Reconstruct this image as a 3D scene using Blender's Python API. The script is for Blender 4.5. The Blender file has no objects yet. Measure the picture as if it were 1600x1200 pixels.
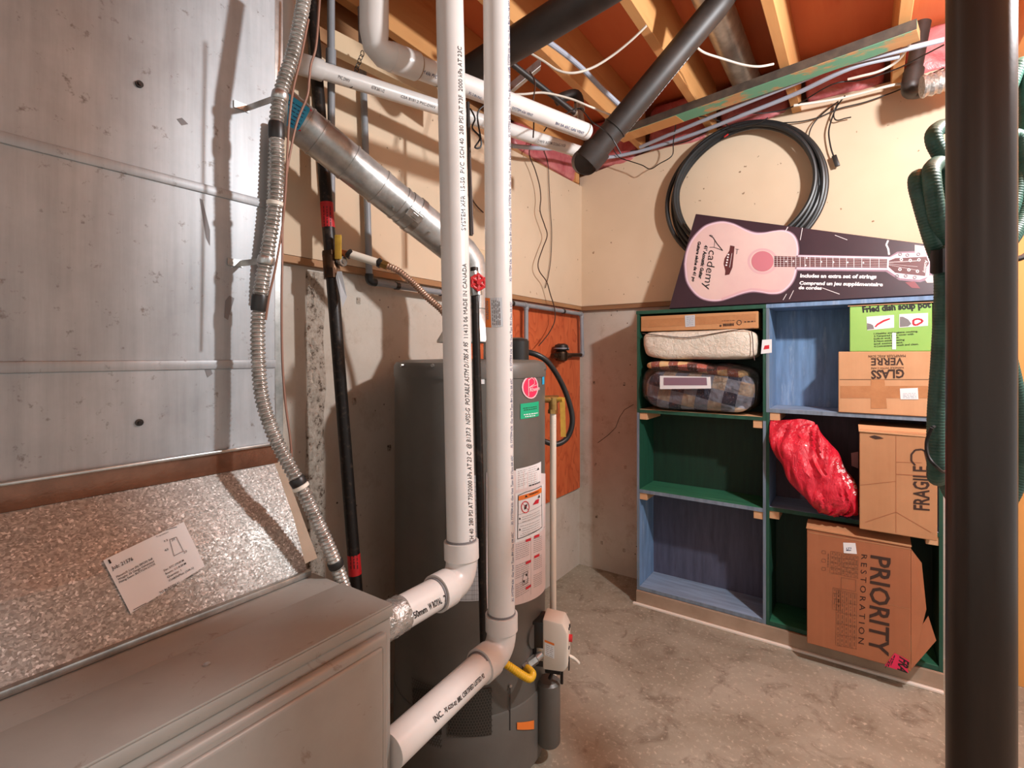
import bpy, bmesh, math, random
from mathutils import Vector, Matrix, noise
random.seed(7)
sc = bpy.context.scene
COL = sc.collection
V = Vector
# ------------------------------------------------------------------ camera, world, lights, exposure
CAMH, F, YAW, HY = 1.30, 788.0, math.radians(34.7), 556.0
cam_d = bpy.data.cameras.new('camera'); cam = bpy.data.objects.new('camera', cam_d); COL.objects.link(cam)
cam.location = (0, 0, CAMH); cam.rotation_euler = (math.pi / 2, 0, YAW)
cam_d.sensor_width = 36.0; cam_d.lens = F / 1600 * 36.0; cam_d.shift_y = -(600 - HY) / 1600
cam_d.clip_start = 0.02; sc.camera = cam

world = bpy.data.worlds.new('world'); sc.world = world; world.use_nodes = True
bg = world.node_tree.nodes['Background']; bg.inputs[0].default_value = (0.94, 0.94, 0.91, 1); bg.inputs[1].default_value = 0.46

def lamp(name, kind, loc, power, color, size):
    d = bpy.data.lights.new(name, kind); d.energy = power; d.color = color
    if kind == 'AREA': d.shape = 'DISK'; d.size = size
    else: d.shadow_soft_size = size
    o = bpy.data.objects.new(name, d); COL.objects.link(o); o.location = loc
    return o
lamp('bulb_light', 'POINT', (0.66, 1.45, 2.22), 86, (0.95, 0.97, 1.0), 0.045)      # bare bulb of this room, right of the frame
lamp('rear_fill_light', 'POINT', (0.35, -1.3, 2.15), 3.5, (1.0, 0.93, 0.86), 0.30)   # soft fill added behind the camera, stands for no known lamp
vs = sc.view_settings
vs.view_transform = 'Standard'; vs.look = 'None'; vs.gamma = 1.0; vs.exposure = 0.64; vs.use_curve_mapping = False

# ------------------------------------------------------------------ pixel of the photograph -> point in the room
RGT = V((math.cos(YAW), math.sin(YAW), 0)); FWD = V((-math.sin(YAW), math.cos(YAW), 0)); CAM = V((0, 0, CAMH))
def ray(px, py): return FWD + RGT * ((px - 800) / F) + V((0, 0, (HY - py) / F))
def at(px, py, Z): return CAM + ray(px, py) * Z
def onx(px, py, x): d = ray(px, py); return CAM + d * (x / d.x)
def ony(px, py, y): d = ray(px, py); return CAM + d * (y / d.y)
def onz(px, py, z): d = ray(px, py); return CAM + d * ((z - CAMH) / d.z)

# ------------------------------------------------------------------ materials
MATS = {}
def lin(c):
    f = lambda v: v / 12.92 if v <= 0.04045 else ((v + 0.055) / 1.055) ** 2.4
    return tuple(f(v / 255.0) for v in c) + (1.0,)
class NT:
    def __init__(s, name):
        s.m = bpy.data.materials.new(name); s.m.use_nodes = True
        s.t = s.m.node_tree; s.b = s.t.nodes['Principled BSDF']; MATS[name] = s.m
        s.co = None
    def n(s, typ, **kw):
        x = s.t.nodes.new(typ)
        for k, v in kw.items(): setattr(x, k, v)
        return x
    def l(s, a, b): s.t.links.new(a, b)
    def coord(s, scale=(1, 1, 1), rot=(0, 0, 0)):
        if s.co is None: s.co = s.n('ShaderNodeTexCoord')
        mp = s.n('ShaderNodeMapping'); mp.inputs['Scale'].default_value = scale; mp.inputs['Rotation'].default_value = rot
        s.l(s.co.outputs['Object'], mp.inputs['Vector']); return mp.outputs[0]
    def noise(s, scale, detail=4, rough=0.55, vec=None, dist=0.0):
        x = s.n('ShaderNodeTexNoise'); x.inputs['Scale'].default_value = scale; x.inputs['Detail'].default_value = detail
        x.inputs['Roughness'].default_value = rough; x.inputs['Distortion'].default_value = dist
        s.l(vec if vec is not None else s.coord(), x.inputs['Vector']); return x.outputs['Fac']
    def ramp(s, fac, stops):
        r = s.n('ShaderNodeValToRGB'); e = r.color_ramp.elements
        while len(e) < len(stops): e.new(0.5)
        for i, (p, c) in enumerate(stops): e[i].position = p; e[i].color = c if len(c) == 4 else lin(c)
        s.l(fac, r.inputs[0]); return r.outputs[0]
    def mix(s, fac, a, b, mode='MIX'):
        x = s.n('ShaderNodeMix', data_type='RGBA', blend_type=mode)
        for sock, v in ((x.inputs[0], fac), (x.inputs[6], a), (x.inputs[7], b)):
            if isinstance(v, (int, float)): sock.default_value = v
            elif isinstance(v, tuple): sock.default_value = v if len(v) == 4 else lin(v)
            else: s.l(v, sock)
        return x.outputs[2]
    def base(s, c):
        if isinstance(c, tuple): s.b.inputs['Base Color'].default_value = c if len(c) == 4 else lin(c)
        else: s.l(c, s.b.inputs['Base Color'])
    def set(s, rough=0.6, metal=0.0, spec=0.5, coat=0.0):
        s.b.inputs['Roughness'].default_value = rough; s.b.inputs['Metallic'].default_value = metal
        s.b.inputs['Specular IOR Level'].default_value = spec; s.b.inputs['Coat Weight'].default_value = coat
    def rough(s, fac, lo, hi):
        x = s.n('ShaderNodeMapRange'); x.inputs[3].default_value = lo; x.inputs[4].default_value = hi
        s.l(fac, x.inputs[0]); s.l(x.outputs[0], s.b.inputs['Roughness'])
    def bump(s, fac, strength=0.3, dist=0.01):
        x = s.n('ShaderNodeBump'); x.inputs['Strength'].default_value = strength; x.inputs['Distance'].default_value = dist
        s.l(fac, x.inputs['Height']); s.l(x.outputs[0], s.b.inputs['Normal'])

BLK, WHT = (0, 0, 0, 1), (1, 1, 1, 1)
def plain(name, c, rough=0.6, metal=0.0, c2=None, scale=8.0, bump=0.0, bscale=None, stretch=(1, 1, 1), coat=0.0):
    m = NT(name); m.set(rough, metal, 0.5, coat)
    if c2 is None and bump == 0: m.base(c); return m.m
    f = m.noise(scale, 5, 0.6, m.coord(stretch))
    if c2 is not None: m.base(m.ramp(f, [(0.32, c), (0.68, c2)]))
    else: m.base(c)
    if bump: m.bump(m.noise(bscale or scale * 3, 5, 0.6, m.coord(stretch)), bump, 0.006)
    return m.m
def wood(name, c1, c2, axis='y', scale=14, rough=0.65, bump=0.25):
    st = {'x': (0.08, 1, 1), 'y': (1, 0.08, 1), 'z': (1, 1, 0.08)}[axis]
    m = NT(name); m.set(rough)
    f = m.noise(scale, 6, 0.62, m.coord(st), 0.6); g = m.noise(3.0, 3, 0.5)
    m.base(m.mix(m.ramp(g, [(0.35, BLK), (0.7, WHT)]), m.ramp(f, [(0.3, c1), (0.7, c2)]), m.ramp(f, [(0.3, c2), (0.7, c1)])))
    m.bump(f, bump, 0.004); return m.m
def painted(name, c, worn, amount=0.5, axis='z', rough=0.6):
    st = {'x': (0.12, 1, 1), 'z': (1, 1, 0.12)}[axis]
    m = NT(name); m.set(rough)
    f = m.noise(26, 6, 0.7, m.coord(st)); g = m.noise(5, 4, 0.6)
    k = m.mix(0.55, m.ramp(f, [(amount, BLK), (amount + 0.16, WHT)]), m.ramp(g, [(0.45, BLK), (0.75, WHT)]), 'MULTIPLY')
    shade = m.ramp(m.noise(40, 4, 0.6, m.coord(st)), [(0.3, tuple(int(v * 0.80) for v in c)), (0.7, c)])
    m.base(m.mix(k, shade, worn)); m.bump(f, 0.25, 0.003); return m.m

def build_materials():
    # concrete wall
    m = NT('concrete_wall'); m.set(0.85)
    big = m.noise(1.6, 6, 0.65); mid = m.noise(9, 6, 0.7); fine = m.noise(70, 4, 0.6)
    c = m.ramp(big, [(0.3, (184, 170, 154)), (0.5, (200, 188, 174)), (0.7, (208, 199, 188))])
    c = m.mix(m.ramp(mid, [(0.30, (0.6, 0.6, 0.6, 1)), (0.46, BLK)]), c, (168, 148, 128))
    vo = m.n('ShaderNodeTexVoronoi'); vo.inputs['Scale'].default_value = 26; m.l(m.coord(), vo.inputs['Vector'])
    pit = m.ramp(vo.outputs['Distance'], [(0.07, WHT), (0.11, BLK)])
    gate = m.ramp(m.noise(7, 3, 0.6), [(0.52, BLK), (0.60, WHT)])
    pits = m.mix(1.0, pit, gate, 'MULTIPLY')
    c = m.mix(pits, c, (80, 62, 50)); m.base(c)
    m.bump(m.mix(0.6, fine, mid), 0.35, 0.004)
    # honeycombed seam
    m = NT('rough_concrete'); m.set(0.9)
    f = m.noise(46, 6, 0.75)
    m.base(m.ramp(f, [(0.38, (84, 66, 52)), (0.46, (172, 156, 140)), (0.7, (200, 188, 174))])); m.bump(f, 0.9, 0.008)
    # floor
    m = NT('concrete_floor'); m.set(0.8)
    big = m.noise(1.9, 7, 0.66, None, 0.6); mid = m.noise(7.5, 7, 0.7, None, 0.8); fine = m.noise(60, 5, 0.65)
    c = m.ramp(big, [(0.3, (132, 121, 104)), (0.46, (152, 143, 125)), (0.62, (168, 160, 143)), (0.75, (180, 172, 156))])
    c = m.mix(m.ramp(mid, [(0.33, (0.75, 0.75, 0.75, 1)), (0.47, BLK)]), c, (112, 98, 82))
    c = m.mix(m.ramp(fine, [(0.56, BLK), (0.72, WHT)]), c, (204, 190, 170)); m.base(c)
    m.bump(m.mix(0.5, fine, mid), 0.3, 0.005); m.rough(big, 0.62, 0.9)
    # drywall
    m = NT('drywall'); m.set(0.85)
    c = m.ramp(m.noise(1.3, 4, 0.6), [(0.3, (214, 186, 156)), (0.7, (228, 203, 174))])
    sp = m.ramp(m.noise(34, 3, 0.5), [(0.25, WHT), (0.29, BLK)])
    m.base(m.mix(sp, c, (140, 110, 84))); m.bump(m.noise(90, 3, 0.5), 0.08, 0.002)
    # dull galvanised sheet of the plenum
    m = NT('plenum_sheet'); m.set(0.42, 0.18)
    f = m.noise(3.2, 6, 0.65); s = m.noise(16, 5, 0.65, m.coord((1, 1.6, 0.10))); w = m.noise(40, 4, 0.7)
    c = m.ramp(f, [(0.30, (140, 142, 144)), (0.5, (164, 167, 170)), (0.7, (186, 189, 192))])
    c = m.mix(0.22, c, m.ramp(s, [(0.35, (120, 121, 122)), (0.65, (212, 214, 216))]))
    c = m.mix(m.ramp(w, [(0.62, BLK), (0.72, WHT)]), c, (126, 122, 118)); m.base(c)
    m.rough(f, 0.34, 0.56); m.bump(s, 0.05, 0.002)
    # spangled galvanised
    m = NT('spangled_steel'); m.set(0.4, 0.35)
    vo = m.n('ShaderNodeTexVoronoi'); vo.inputs['Scale'].default_value = 300; vo.inputs['Randomness'].default_value = 1.0
    wv = m.noise(30, 3, 0.6)
    ad = m.n('ShaderNodeVectorMath', operation='ADD'); m.l(m.coord((1, 1, 1.4), (0.4, 0.3, 0.8)), ad.inputs[0])
    sc_ = m.n('ShaderNodeVectorMath', operation='SCALE'); sc_.inputs['Scale'].default_value = 0.03
    cb = m.n('ShaderNodeCombineXYZ'); m.l(wv, cb.inputs[0]); m.l(wv, cb.inputs[2]); m.l(cb.outputs[0], sc_.inputs[0]); m.l(sc_.outputs[0], ad.inputs[1])
    m.l(ad.outputs[0], vo.inputs['Vector'])
    sp = m.n('ShaderNodeSeparateColor'); m.l(vo.outputs['Color'], sp.inputs[0])
    c = m.ramp(sp.outputs[0], [(0.0, (130, 125, 118)), (0.5, (158, 154, 148)), (0.88, (182, 178, 172)), (1.0, (226, 224, 220))])
    m.base(c); m.rough(sp.outputs[1], 0.34, 0.62); m.bump(sp.outputs[2], 0.25, 0.002)
    # flue, duct
    m = NT('galvanised_pipe'); m.set(0.32, 0.6)
    f = m.noise(18, 5, 0.65); m.base(m.ramp(f, [(0.3, (164, 162, 158)), (0.7, (212, 211, 208))])); m.rough(f, 0.22, 0.46)
    plain('zinc', (170, 168, 164), 0.3, 0.9, (206, 204, 200), 40)
    m = NT('armour_cable'); m.set(0.24, 0.6); f = m.noise(50, 4, 0.6); m.base(m.ramp(f, [(0.3, (140, 134, 126)), (0.7, (206, 202, 196))]))
    plain('flange_wood_reflection', (146, 102, 80), 0.26, 0.6, (92, 62, 48), 7, 0.35, 22)  # bent duct flange: the wood it reflects is painted into its colour
    plain('foil', (214, 212, 208), 0.22, 0.7, (150, 146, 140), 30, 1.0, 60)
    m = NT('furnace_paint'); m.set(0.42, 0.10)
    f = m.noise(5, 6, 0.65); s = m.noise(14, 5, 0.7, None, 1.0)
    c = m.ramp(f, [(0.3, (148, 144, 137)), (0.7, (162, 159, 152))])
    m.base(m.mix(m.ramp(s, [(0.62, BLK), (0.68, WHT)]), c, (136, 126, 116))); m.rough(f, 0.36, 0.5)
    m = NT('heater_paint'); m.set(0.38, 0.1)
    f = m.noise(6, 5, 0.6); m.base(m.ramp(f, [(0.3, (92, 88, 82)), (0.7, (104, 100, 94))])); m.rough(f, 0.34, 0.5)
    plain('heater_mesh', (84, 78, 70), 0.5, 0.3)
    plain('heater_dark', (48, 44, 39), 0.6)
    plain('pvc_white', (224, 219, 214), 0.32, 0.0, (214, 208, 202), 6)
    plain('pvc_grey', (150, 152, 156), 0.45, 0.0, (136, 138, 142), 10)
    plain('cpvc_white', (232, 222, 206), 0.35)
    m = NT('black_iron'); m.set(0.42, 0.3); f = m.noise(60, 4, 0.6); m.base(m.ramp(f, [(0.55, (34, 28, 25)), (0.78, (84, 68, 58))])); m.bump(f, 0.15, 0.002)
    m = NT('abs_black'); m.set(0.5); f = m.noise(12, 5, 0.6); m.base(m.ramp(f, [(0.35, (40, 33, 30)), (0.75, (62, 51, 45))]))
    plain('black_rubber', (30, 30, 30), 0.4, 0.0, (42, 42, 42), 12)
    plain('black_cable', (28, 23, 21), 0.5)
    plain('brown_cable', (74, 52, 42), 0.5)
    plain('white_cable', (226, 214, 198), 0.5)
    plain('grey_cable', (168, 172, 184), 0.5)
    plain('copper_wire', (150, 108, 90), 0.45, 0.2)
    plain('copper', (184, 112, 76), 0.3, 0.9, (140, 84, 58), 30)
    plain('pale_copper', (206, 172, 150), 0.3, 0.6, (160, 124, 102), 30)
    plain('brass', (200, 160, 96), 0.32, 0.85, (160, 122, 70), 30)
    plain('dark_bronze', (92, 66, 46), 0.4, 0.8, (60, 44, 34), 30)
    plain('red_plastic', (204, 40, 44), 0.4)
    plain('red_tag', (206, 36, 40), 0.5, 0.0, (188, 30, 36), 20)
    plain('yellow_plastic', (228, 178, 36), 0.45)
    plain('yellow_paint', (206, 164, 62), 0.5, 0.0, (180, 138, 46), 30)
    plain('blue_label', (44, 168, 214), 0.5)
    plain('paper_white', (232, 232, 232), 0.6)
    plain('paper_grey', (196, 198, 200), 0.6)
    plain('paper_pale', (226, 212, 210), 0.6)
    plain('ink_black', (30, 26, 26), 0.6)
    plain('ink_grey', (120, 116, 116), 0.6)
    plain('ink_blue', (34, 60, 110), 0.6)
    plain('ink_brown', (60, 38, 28), 0.65)
    plain('ink_fade', (128, 84, 58), 0.7)
    plain('ink_red', (206, 34, 52), 0.6)
    plain('label_orange', (232, 124, 48), 0.55)
    plain('label_green', (18, 170, 122), 0.5)
    plain('logo_red', (226, 44, 88), 0.45)
    plain('logo_pink', (248, 190, 196), 0.45)
    plain('cream_plastic', (226, 216, 202), 0.42)
    plain('black_plastic', (36, 33, 31), 0.4)
    plain('zip_tie', (232, 224, 210), 0.45)
    m = NT('steel_post'); m.set(0.32, 0.4)
    f = m.noise(9, 5, 0.6, m.coord((1, 1, 0.15))); m.base(m.ramp(f, [(0.3, (56, 46, 40)), (0.7, (74, 61, 53))])); m.rough(f, 0.26, 0.42); m.bump(m.noise(120, 3, 0.5), 0.06, 0.002)
    m = NT('hose_green'); m.set(0.42); f = m.noise(30, 4, 0.6); m.base(m.ramp(f, [(0.3, (40, 70, 58)), (0.7, (64, 102, 88))])); m.bump(m.noise(150, 2, 0.5), 0.25, 0.002)
    wood('joist_wood', (196, 132, 74), (224, 168, 108), 'y', 16)
    wood('plate_wood', (150, 104, 68), (186, 138, 94), 'y', 16)
    wood('plate_wood_across', (126, 88, 60), (166, 122, 84), 'x', 16)
    wood('subfloor', (216, 106, 60), (232, 136, 84), 'y', 9)
    wood('block_wood', (214, 184, 146), (232, 206, 170), 'z', 16)
    wood('cleat_wood', (200, 150, 108), (222, 176, 132), 'x', 20)
    m = NT('plywood_orange'); m.set(0.6)
    n0 = m.noise(2.6, 3, 0.55, m.coord((1, 1.5, 0.62))); w = m.n('ShaderNodeMath', operation='MULTIPLY'); m.l(n0, w.inputs[0]); w.inputs[1].default_value = 15.0
    fr = m.n('ShaderNodeMath', operation='FRACT'); m.l(w.outputs[0], fr.inputs[0])
    m.base(m.mix(m.ramp(m.noise(8, 4, 0.6), [(0.3, BLK), (0.7, (0.5, 0.5, 0.5, 1))]), m.ramp(fr.outputs[0], [(0.0, (176, 74, 36)), (0.12, (204, 96, 52)), (0.9, (216, 110, 62)), (1.0, (178, 76, 38))]), (188, 84, 44)))
    wood('plywood_pale', (206, 140, 70), (222, 160, 86), 'z', 10)
    m = NT('green_peel'); m.set(0.7)
    f = m.noise(20, 6, 0.7, m.coord((0.5, 1, 1))); g = m.noise(4, 3, 0.5)
    m.base(m.mix(m.ramp(m.mix(0.5, f, g), [(0.47, BLK), (0.52, WHT)]), wood_col(m), (112, 172, 140)))
    plain('dark_edge', (56, 46, 40), 0.75, 0.0, (84, 70, 58), 20)
    m = NT('pink_insulation'); m.set(0.35, 0.0, 0.5, 0.6)
    f = m.noise(10, 5, 0.6, None, 0.7); m.base(m.ramp(f, [(0.3, (176, 78, 84)), (0.7, (222, 136, 136))])); m.bump(f, 0.8, 0.012)
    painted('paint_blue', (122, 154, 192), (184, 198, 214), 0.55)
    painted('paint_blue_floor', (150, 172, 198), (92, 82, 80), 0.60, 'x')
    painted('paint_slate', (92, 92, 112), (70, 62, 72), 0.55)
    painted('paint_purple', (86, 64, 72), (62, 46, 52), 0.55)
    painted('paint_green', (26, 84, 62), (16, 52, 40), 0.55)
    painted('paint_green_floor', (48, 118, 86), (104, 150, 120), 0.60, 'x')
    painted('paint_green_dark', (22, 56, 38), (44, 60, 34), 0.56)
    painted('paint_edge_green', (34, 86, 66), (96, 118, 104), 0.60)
    painted('paint_edge_blue', (128, 144, 160), (84, 84, 84), 0.58)
    plain('kick_board', (176, 154, 132), 0.7, 0.0, (156, 132, 110), 7, 0.15)
    plain('white_strip', (238, 226, 212), 0.5)
    for nm, a, b in (('cardboard', (192, 140, 98), (174, 122, 82)), ('cardboard_red', (172, 108, 72), (158, 96, 62)), ('cardboard_pale', (208, 160, 118), (190, 142, 100)), ('cardboard_flat', (200, 146, 98), (186, 128, 82))):
        m = NT(nm); m.set(0.75); f = m.noise(5, 5, 0.6); s = m.noise(60, 3, 0.6, m.coord((1, 1, 0.04)))
        m.base(m.mix(0.25, m.ramp(f, [(0.3, b), (0.7, a)]), m.ramp(s, [(0.3, b), (0.7, a)]))); m.bump(s, 0.1, 0.002)
    plain('packing_tape', (190, 134, 88), 0.25, 0.0, (176, 120, 78), 20, 0.2)
    plain('box_dark', (62, 40, 48), 0.4, 0.0, (50, 34, 42), 4)
    plain('print_glow', (226, 196, 206), 0.45)
    plain('print_glow_dim', (140, 110, 124), 0.45)
    plain('print_cream', (226, 196, 186), 0.45, 0.0, (216, 178, 174), 3)
    plain('print_rose', (196, 118, 128), 0.45)
    plain('print_pink', (214, 170, 172), 0.45)
    plain('print_rosewood', (92, 44, 44), 0.45)
    plain('print_plum', (128, 60, 66), 0.45)
    plain('print_white', (240, 232, 232), 0.45)
    plain('box_green', (150, 194, 100), 0.4, 0.0, (140, 184, 90), 6)
    m = NT('red_bag'); m.set(0.32, 0.0, 0.5, 0.2)
    f = m.noise(12, 6, 0.65, None, 0.6); m.base(m.ramp(f, [(0.3, (192, 22, 44)), (0.7, (226, 44, 66))])); m.bump(m.noise(28, 5, 0.6, m.coord((1, 1, 0.5)), 1.5), 0.7, 0.012)
    m = NT('bag_rings'); m.set(0.35)
    vo = m.n('ShaderNodeTexVoronoi'); vo.inputs['Scale'].default_value = 52; vo.inputs['Randomness'].default_value = 0.25; m.l(m.coord(), vo.inputs['Vector'])
    m.base(m.ramp(vo.outputs['Distance'], [(0.18, (200, 60, 70)), (0.24, (240, 226, 224)), (0.38, (240, 226, 224)), (0.44, (200, 50, 62))]))
    m = NT('quilt_white'); m.set(0.6, 0.0, 0.5, 0.25)
    f = m.noise(36, 5, 0.65, None, 1.2); m.base(m.ramp(f, [(0.3, (214, 202, 182)), (0.7, (236, 226, 210))])); m.bump(f, 0.9, 0.008)
    def plaid(nm, cols, scale, rot):
        m = NT(nm); m.set(0.8)
        vec = m.coord((scale, scale, scale), (0, rot, 0)); sx = m.n('ShaderNodeSeparateXYZ'); m.l(vec, sx.inputs[0])
        def stripe(o, ph):
            a = m.n('ShaderNodeMath', operation='ADD'); m.l(o, a.inputs[0]); a.inputs[1].default_value = ph + 50
            fr = m.n('ShaderNodeMath', operation='FRACT'); m.l(a.outputs[0], fr.inputs[0])
            g = m.n('ShaderNodeMath', operation='GREATER_THAN'); m.l(fr.outputs[0], g.inputs[0]); g.inputs[1].default_value = 0.5; return g.outputs[0]
        a, b = stripe(sx.outputs[0], 0.1), stripe(sx.outputs[2], 0.35)
        c1 = m.mix(a, cols[0], cols[1]); c2 = m.mix(a, cols[2], cols[3]); c = m.mix(b, c1, c2)
        sp = m.noise(160, 2, 0.5); m.base(m.mix(m.ramp(sp, [(0.60, BLK), (0.66, (0.5, 0.5, 0.5, 1))]), c, (190, 194, 204)))
        m.bump(m.noise(14, 4, 0.6, None, 0.5), 0.5, 0.01)
    plaid('plaid_blue', ((66, 78, 102), (172, 180, 196), (164, 172, 188), (222, 202, 178)), 8.2, -0.22)
    plaid('plaid_red', ((150, 84, 68), (226, 186, 132), (88, 52, 44), (178, 96, 78)), 11.0, 0.12)
    m = NT('clear_plastic'); m.set(0.08, 0.0, 0.5)
    f = m.noise(26, 6, 0.7, None, 1.6); m.bump(f, 1.0, 0.03)
    tr = m.n('ShaderNodeBsdfTransparent'); gl = m.n('ShaderNodeBsdfGlossy'); gl.inputs['Roughness'].default_value = 0.12
    bpn = [x for x in m.t.nodes if x.type == 'BUMP'][0]; m.l(bpn.outputs[0], gl.inputs['Normal'])
    fr = m.n('ShaderNodeFresnel'); fr.inputs['IOR'].default_value = 1.45; m.l(bpn.outputs[0], fr.inputs['Normal'])
    ms = m.n('ShaderNodeMixShader'); m.l(fr.outputs[0], ms.inputs[0]); m.l(tr.outputs[0], ms.inputs[1]); m.l(gl.outputs[0], ms.inputs[2])
    out = [x for x in m.t.nodes if x.type == 'OUTPUT_MATERIAL'][0]; m.l(ms.outputs[0], out.inputs['Surface'])
def wood_col(m):
    f = m.noise(16, 5, 0.6, m.coord((0.08, 1, 1))); return m.ramp(f, [(0.3, (188, 136, 88)), (0.7, (214, 166, 116))])
build_materials()

# ------------------------------------------------------------------ geometry helpers (world coordinates, metres)
def BM(): return bmesh.new()
def hexa(bm, p):        # p: 8 points, bottom ring then top ring
    v = [bm.verts.new(q) for q in p]
    for f in ((0, 3, 2, 1), (4, 5, 6, 7), (0, 1, 5, 4), (1, 2, 6, 5), (2, 3, 7, 6), (3, 0, 4, 7)):
        bm.faces.new([v[i] for i in f])
    return v
def box(bm, x0, x1, y0, y1, z0, z1, bev=0.0, seg=2):
    v = hexa(bm, [(x0, y0, z0), (x1, y0, z0), (x1, y1, z0), (x0, y1, z0), (x0, y0, z1), (x1, y0, z1), (x1, y1, z1), (x0, y1, z1)])
    if bev:
        es = list({e for q in v for e in q.link_edges})
        bmesh.ops.bevel(bm, geom=es, offset=bev, segments=seg, profile=0.5, affect='EDGES')
    return bm
def obox(bm, c, ux, uy, uz, sx, sy, sz, bev=0.0):   # oriented box about centre c
    c = V(c); P = []
    for k in (-1, 1):
        for i, j in ((-1, -1), (1, -1), (1, 1), (-1, 1)):
            P.append(c + ux * (i * sx / 2) + uy * (j * sy / 2) + uz * (k * sz / 2))
    v = hexa(bm, P)
    if bev: bmesh.ops.bevel(bm, geom=list({e for q in v for e in q.link_edges}), offset=bev, segments=2, profile=0.5, affect='EDGES')
    return bm
def tube(bm, pts, r, n=12, cap=True, closed=False):
    pts = [V(p) for p in pts]; N = len(pts)
    R = r if isinstance(r, (list, tuple)) else [r] * N
    T = []
    for i in range(N):
        a = pts[i - 1] if (i > 0 or closed) else pts[i]; b = pts[(i + 1) % N] if (i < N - 1 or closed) else pts[i]
        d = b - a; T.append(d.normalized() if d.length > 1e-9 else (T[-1] if T else V((0, 0, 1))))
    up = V((0, 0, 1)) if abs(T[0].z) < 0.9 else V((1, 0, 0))
    e1 = T[0].cross(up).normalized(); rings = []
    for i in range(N):
        e1 = (e1 - T[i] * e1.dot(T[i])); e1 = e1.normalized() if e1.length > 1e-6 else T[i].orthogonal().normalized()
        e2 = T[i].cross(e1)
        rings.append([bm.verts.new(pts[i] + (e1 * math.cos(2 * math.pi * k / n) + e2 * math.sin(2 * math.pi * k / n)) * R[i]) for k in range(n)])
    M = N if closed else N - 1
    for i in range(M):
        A, B = rings[i], rings[(i + 1) % N]
        for k in range(n):
            bm.faces.new((A[k], A[(k + 1) % n], B[(k + 1) % n], B[k]))
    if cap and not closed:
        bm.faces.new(list(reversed(rings[0]))); bm.faces.new(rings[-1])
    return bm
def cyl(bm, a, b, r, n=24, r2=None): return tube(bm, [a, b], [r, r if r2 is None else r2], n)
def smooth(pts, per=8):
    pts = [V(p) for p in pts]; out = []
    for i in range(len(pts) - 1):
        p0 = pts[max(i - 1, 0)]; p1 = pts[i]; p2 = pts[i + 1]; p3 = pts[min(i + 2, len(pts) - 1)]
        for k in range(per):
            t = k / per
            out.append(0.5 * ((2 * p1) + (p2 - p0) * t + (2 * p0 - 5 * p1 + 4 * p2 - p3) * t * t + (3 * p1 - p0 - 3 * p2 + p3) * t ** 3))
    out.append(pts[-1]); return out
def resample(pts, step):
    L = [0.0]
    for a, b in zip(pts, pts[1:]): L.append(L[-1] + (b - a).length)
    n = max(2, int(L[-1] / step)); out = []; j = 0
    for i in range(n + 1):
        s = L[-1] * i / n
        while j < len(L) - 2 and L[j + 1] < s: j += 1
        d = L[j + 1] - L[j]; out.append(pts[j].lerp(pts[j + 1], (s - L[j]) / d if d > 0 else 0))
    return out
def lathe(bm, prof, c, n=48, cap=True):     # prof: (radius, z) about a vertical axis at c
    rings = [[bm.verts.new((c[0] + r * math.cos(2 * math.pi * k / n), c[1] + r * math.sin(2 * math.pi * k / n), z)) for k in range(n)] for r, z in prof]
    for A, B in zip(rings, rings[1:]):
        for k in range(n): bm.faces.new((A[k], A[(k + 1) % n], B[(k + 1) % n], B[k]))
    if cap: bm.faces.new(list(reversed(rings[0]))); bm.faces.new(rings[-1])
    return bm
def prism(bm, pts, off):        # polygon extruded by the vector off
    a = [bm.verts.new(p) for p in pts]; b = [bm.verts.new(V(p) + V(off)) for p in pts]; n = len(a)
    bm.faces.new(a); bm.faces.new(list(reversed(b)))
    for i in range(n): bm.faces.new((a[i], b[i], b[(i + 1) % n], a[(i + 1) % n]))
    return bm
def pillow(bm, c, half, ex=(0.35, 0.35), nu=48, nv=24, wob=0.0, wf=6.0, seed=0.0, sag=None):
    sp = lambda v, e: math.copysign(abs(v) ** e, v); rows = []
    for j in range(nv + 1):
        ph = -math.pi / 2 + math.pi * j / nv; row = []
        for i in range(nu):
            th = 2 * math.pi * i / nu
            d = V((sp(math.cos(ph), ex[0]) * sp(math.cos(th), ex[1]), sp(math.cos(ph), ex[0]) * sp(math.sin(th), ex[1]), sp(math.sin(ph), ex[0])))
            p = V((c[0] + d.x * half[0], c[1] + d.y * half[1], c[2] + d.z * half[2]))
            if wob: p += d.normalized() * (noise.noise(p * wf + V((seed, seed, seed))) * wob + noise.noise(p * wf * 2.7 + V((seed, 3, 1))) * wob * 0.5)
            if sag: p = sag(p, d)
            row.append(bm.verts.new(p))
        rows.append(row)
    for A, B in zip(rows, rows[1:]):
        for i in range(nu): bm.faces.new((A[i], A[(i + 1) % nu], B[(i + 1) % nu], B[i]))
    bmesh.ops.remove_doubles(bm, verts=bm.verts, dist=1e-5)
    return bm

# ------------------------------------------------------------------ objects
def tag(o, label=None, cat=None, group=None, kind=None):
    for k, v in (('label', label), ('category', cat), ('group', group), ('kind', kind)):
        if v: o[k] = v
    return o
def mesh(name, bm, mat, origin=(0, 0, 0), sm=35):
    me = bpy.data.meshes.new(name); o0 = V(origin)
    for v in bm.verts: v.co -= o0
    bmesh.ops.recalc_face_normals(bm, faces=bm.faces); bm.to_mesh(me); bm.free()
    for m in (mat if isinstance(mat, (list, tuple)) else [mat]): me.materials.append(MATS[m])
    if sm:
        me.polygons.foreach_set('use_smooth', [True] * len(me.polygons)); me.set_sharp_from_angle(angle=math.radians(sm))
    o = bpy.data.objects.new(name, me); COL.objects.link(o); return o
def thing(name, label, cat, loc, group=None):
    o = bpy.data.objects.new(name, None); COL.objects.link(o); o.location = loc; o.empty_display_size = 0.05
    return tag(o, label, cat, group)
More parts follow.
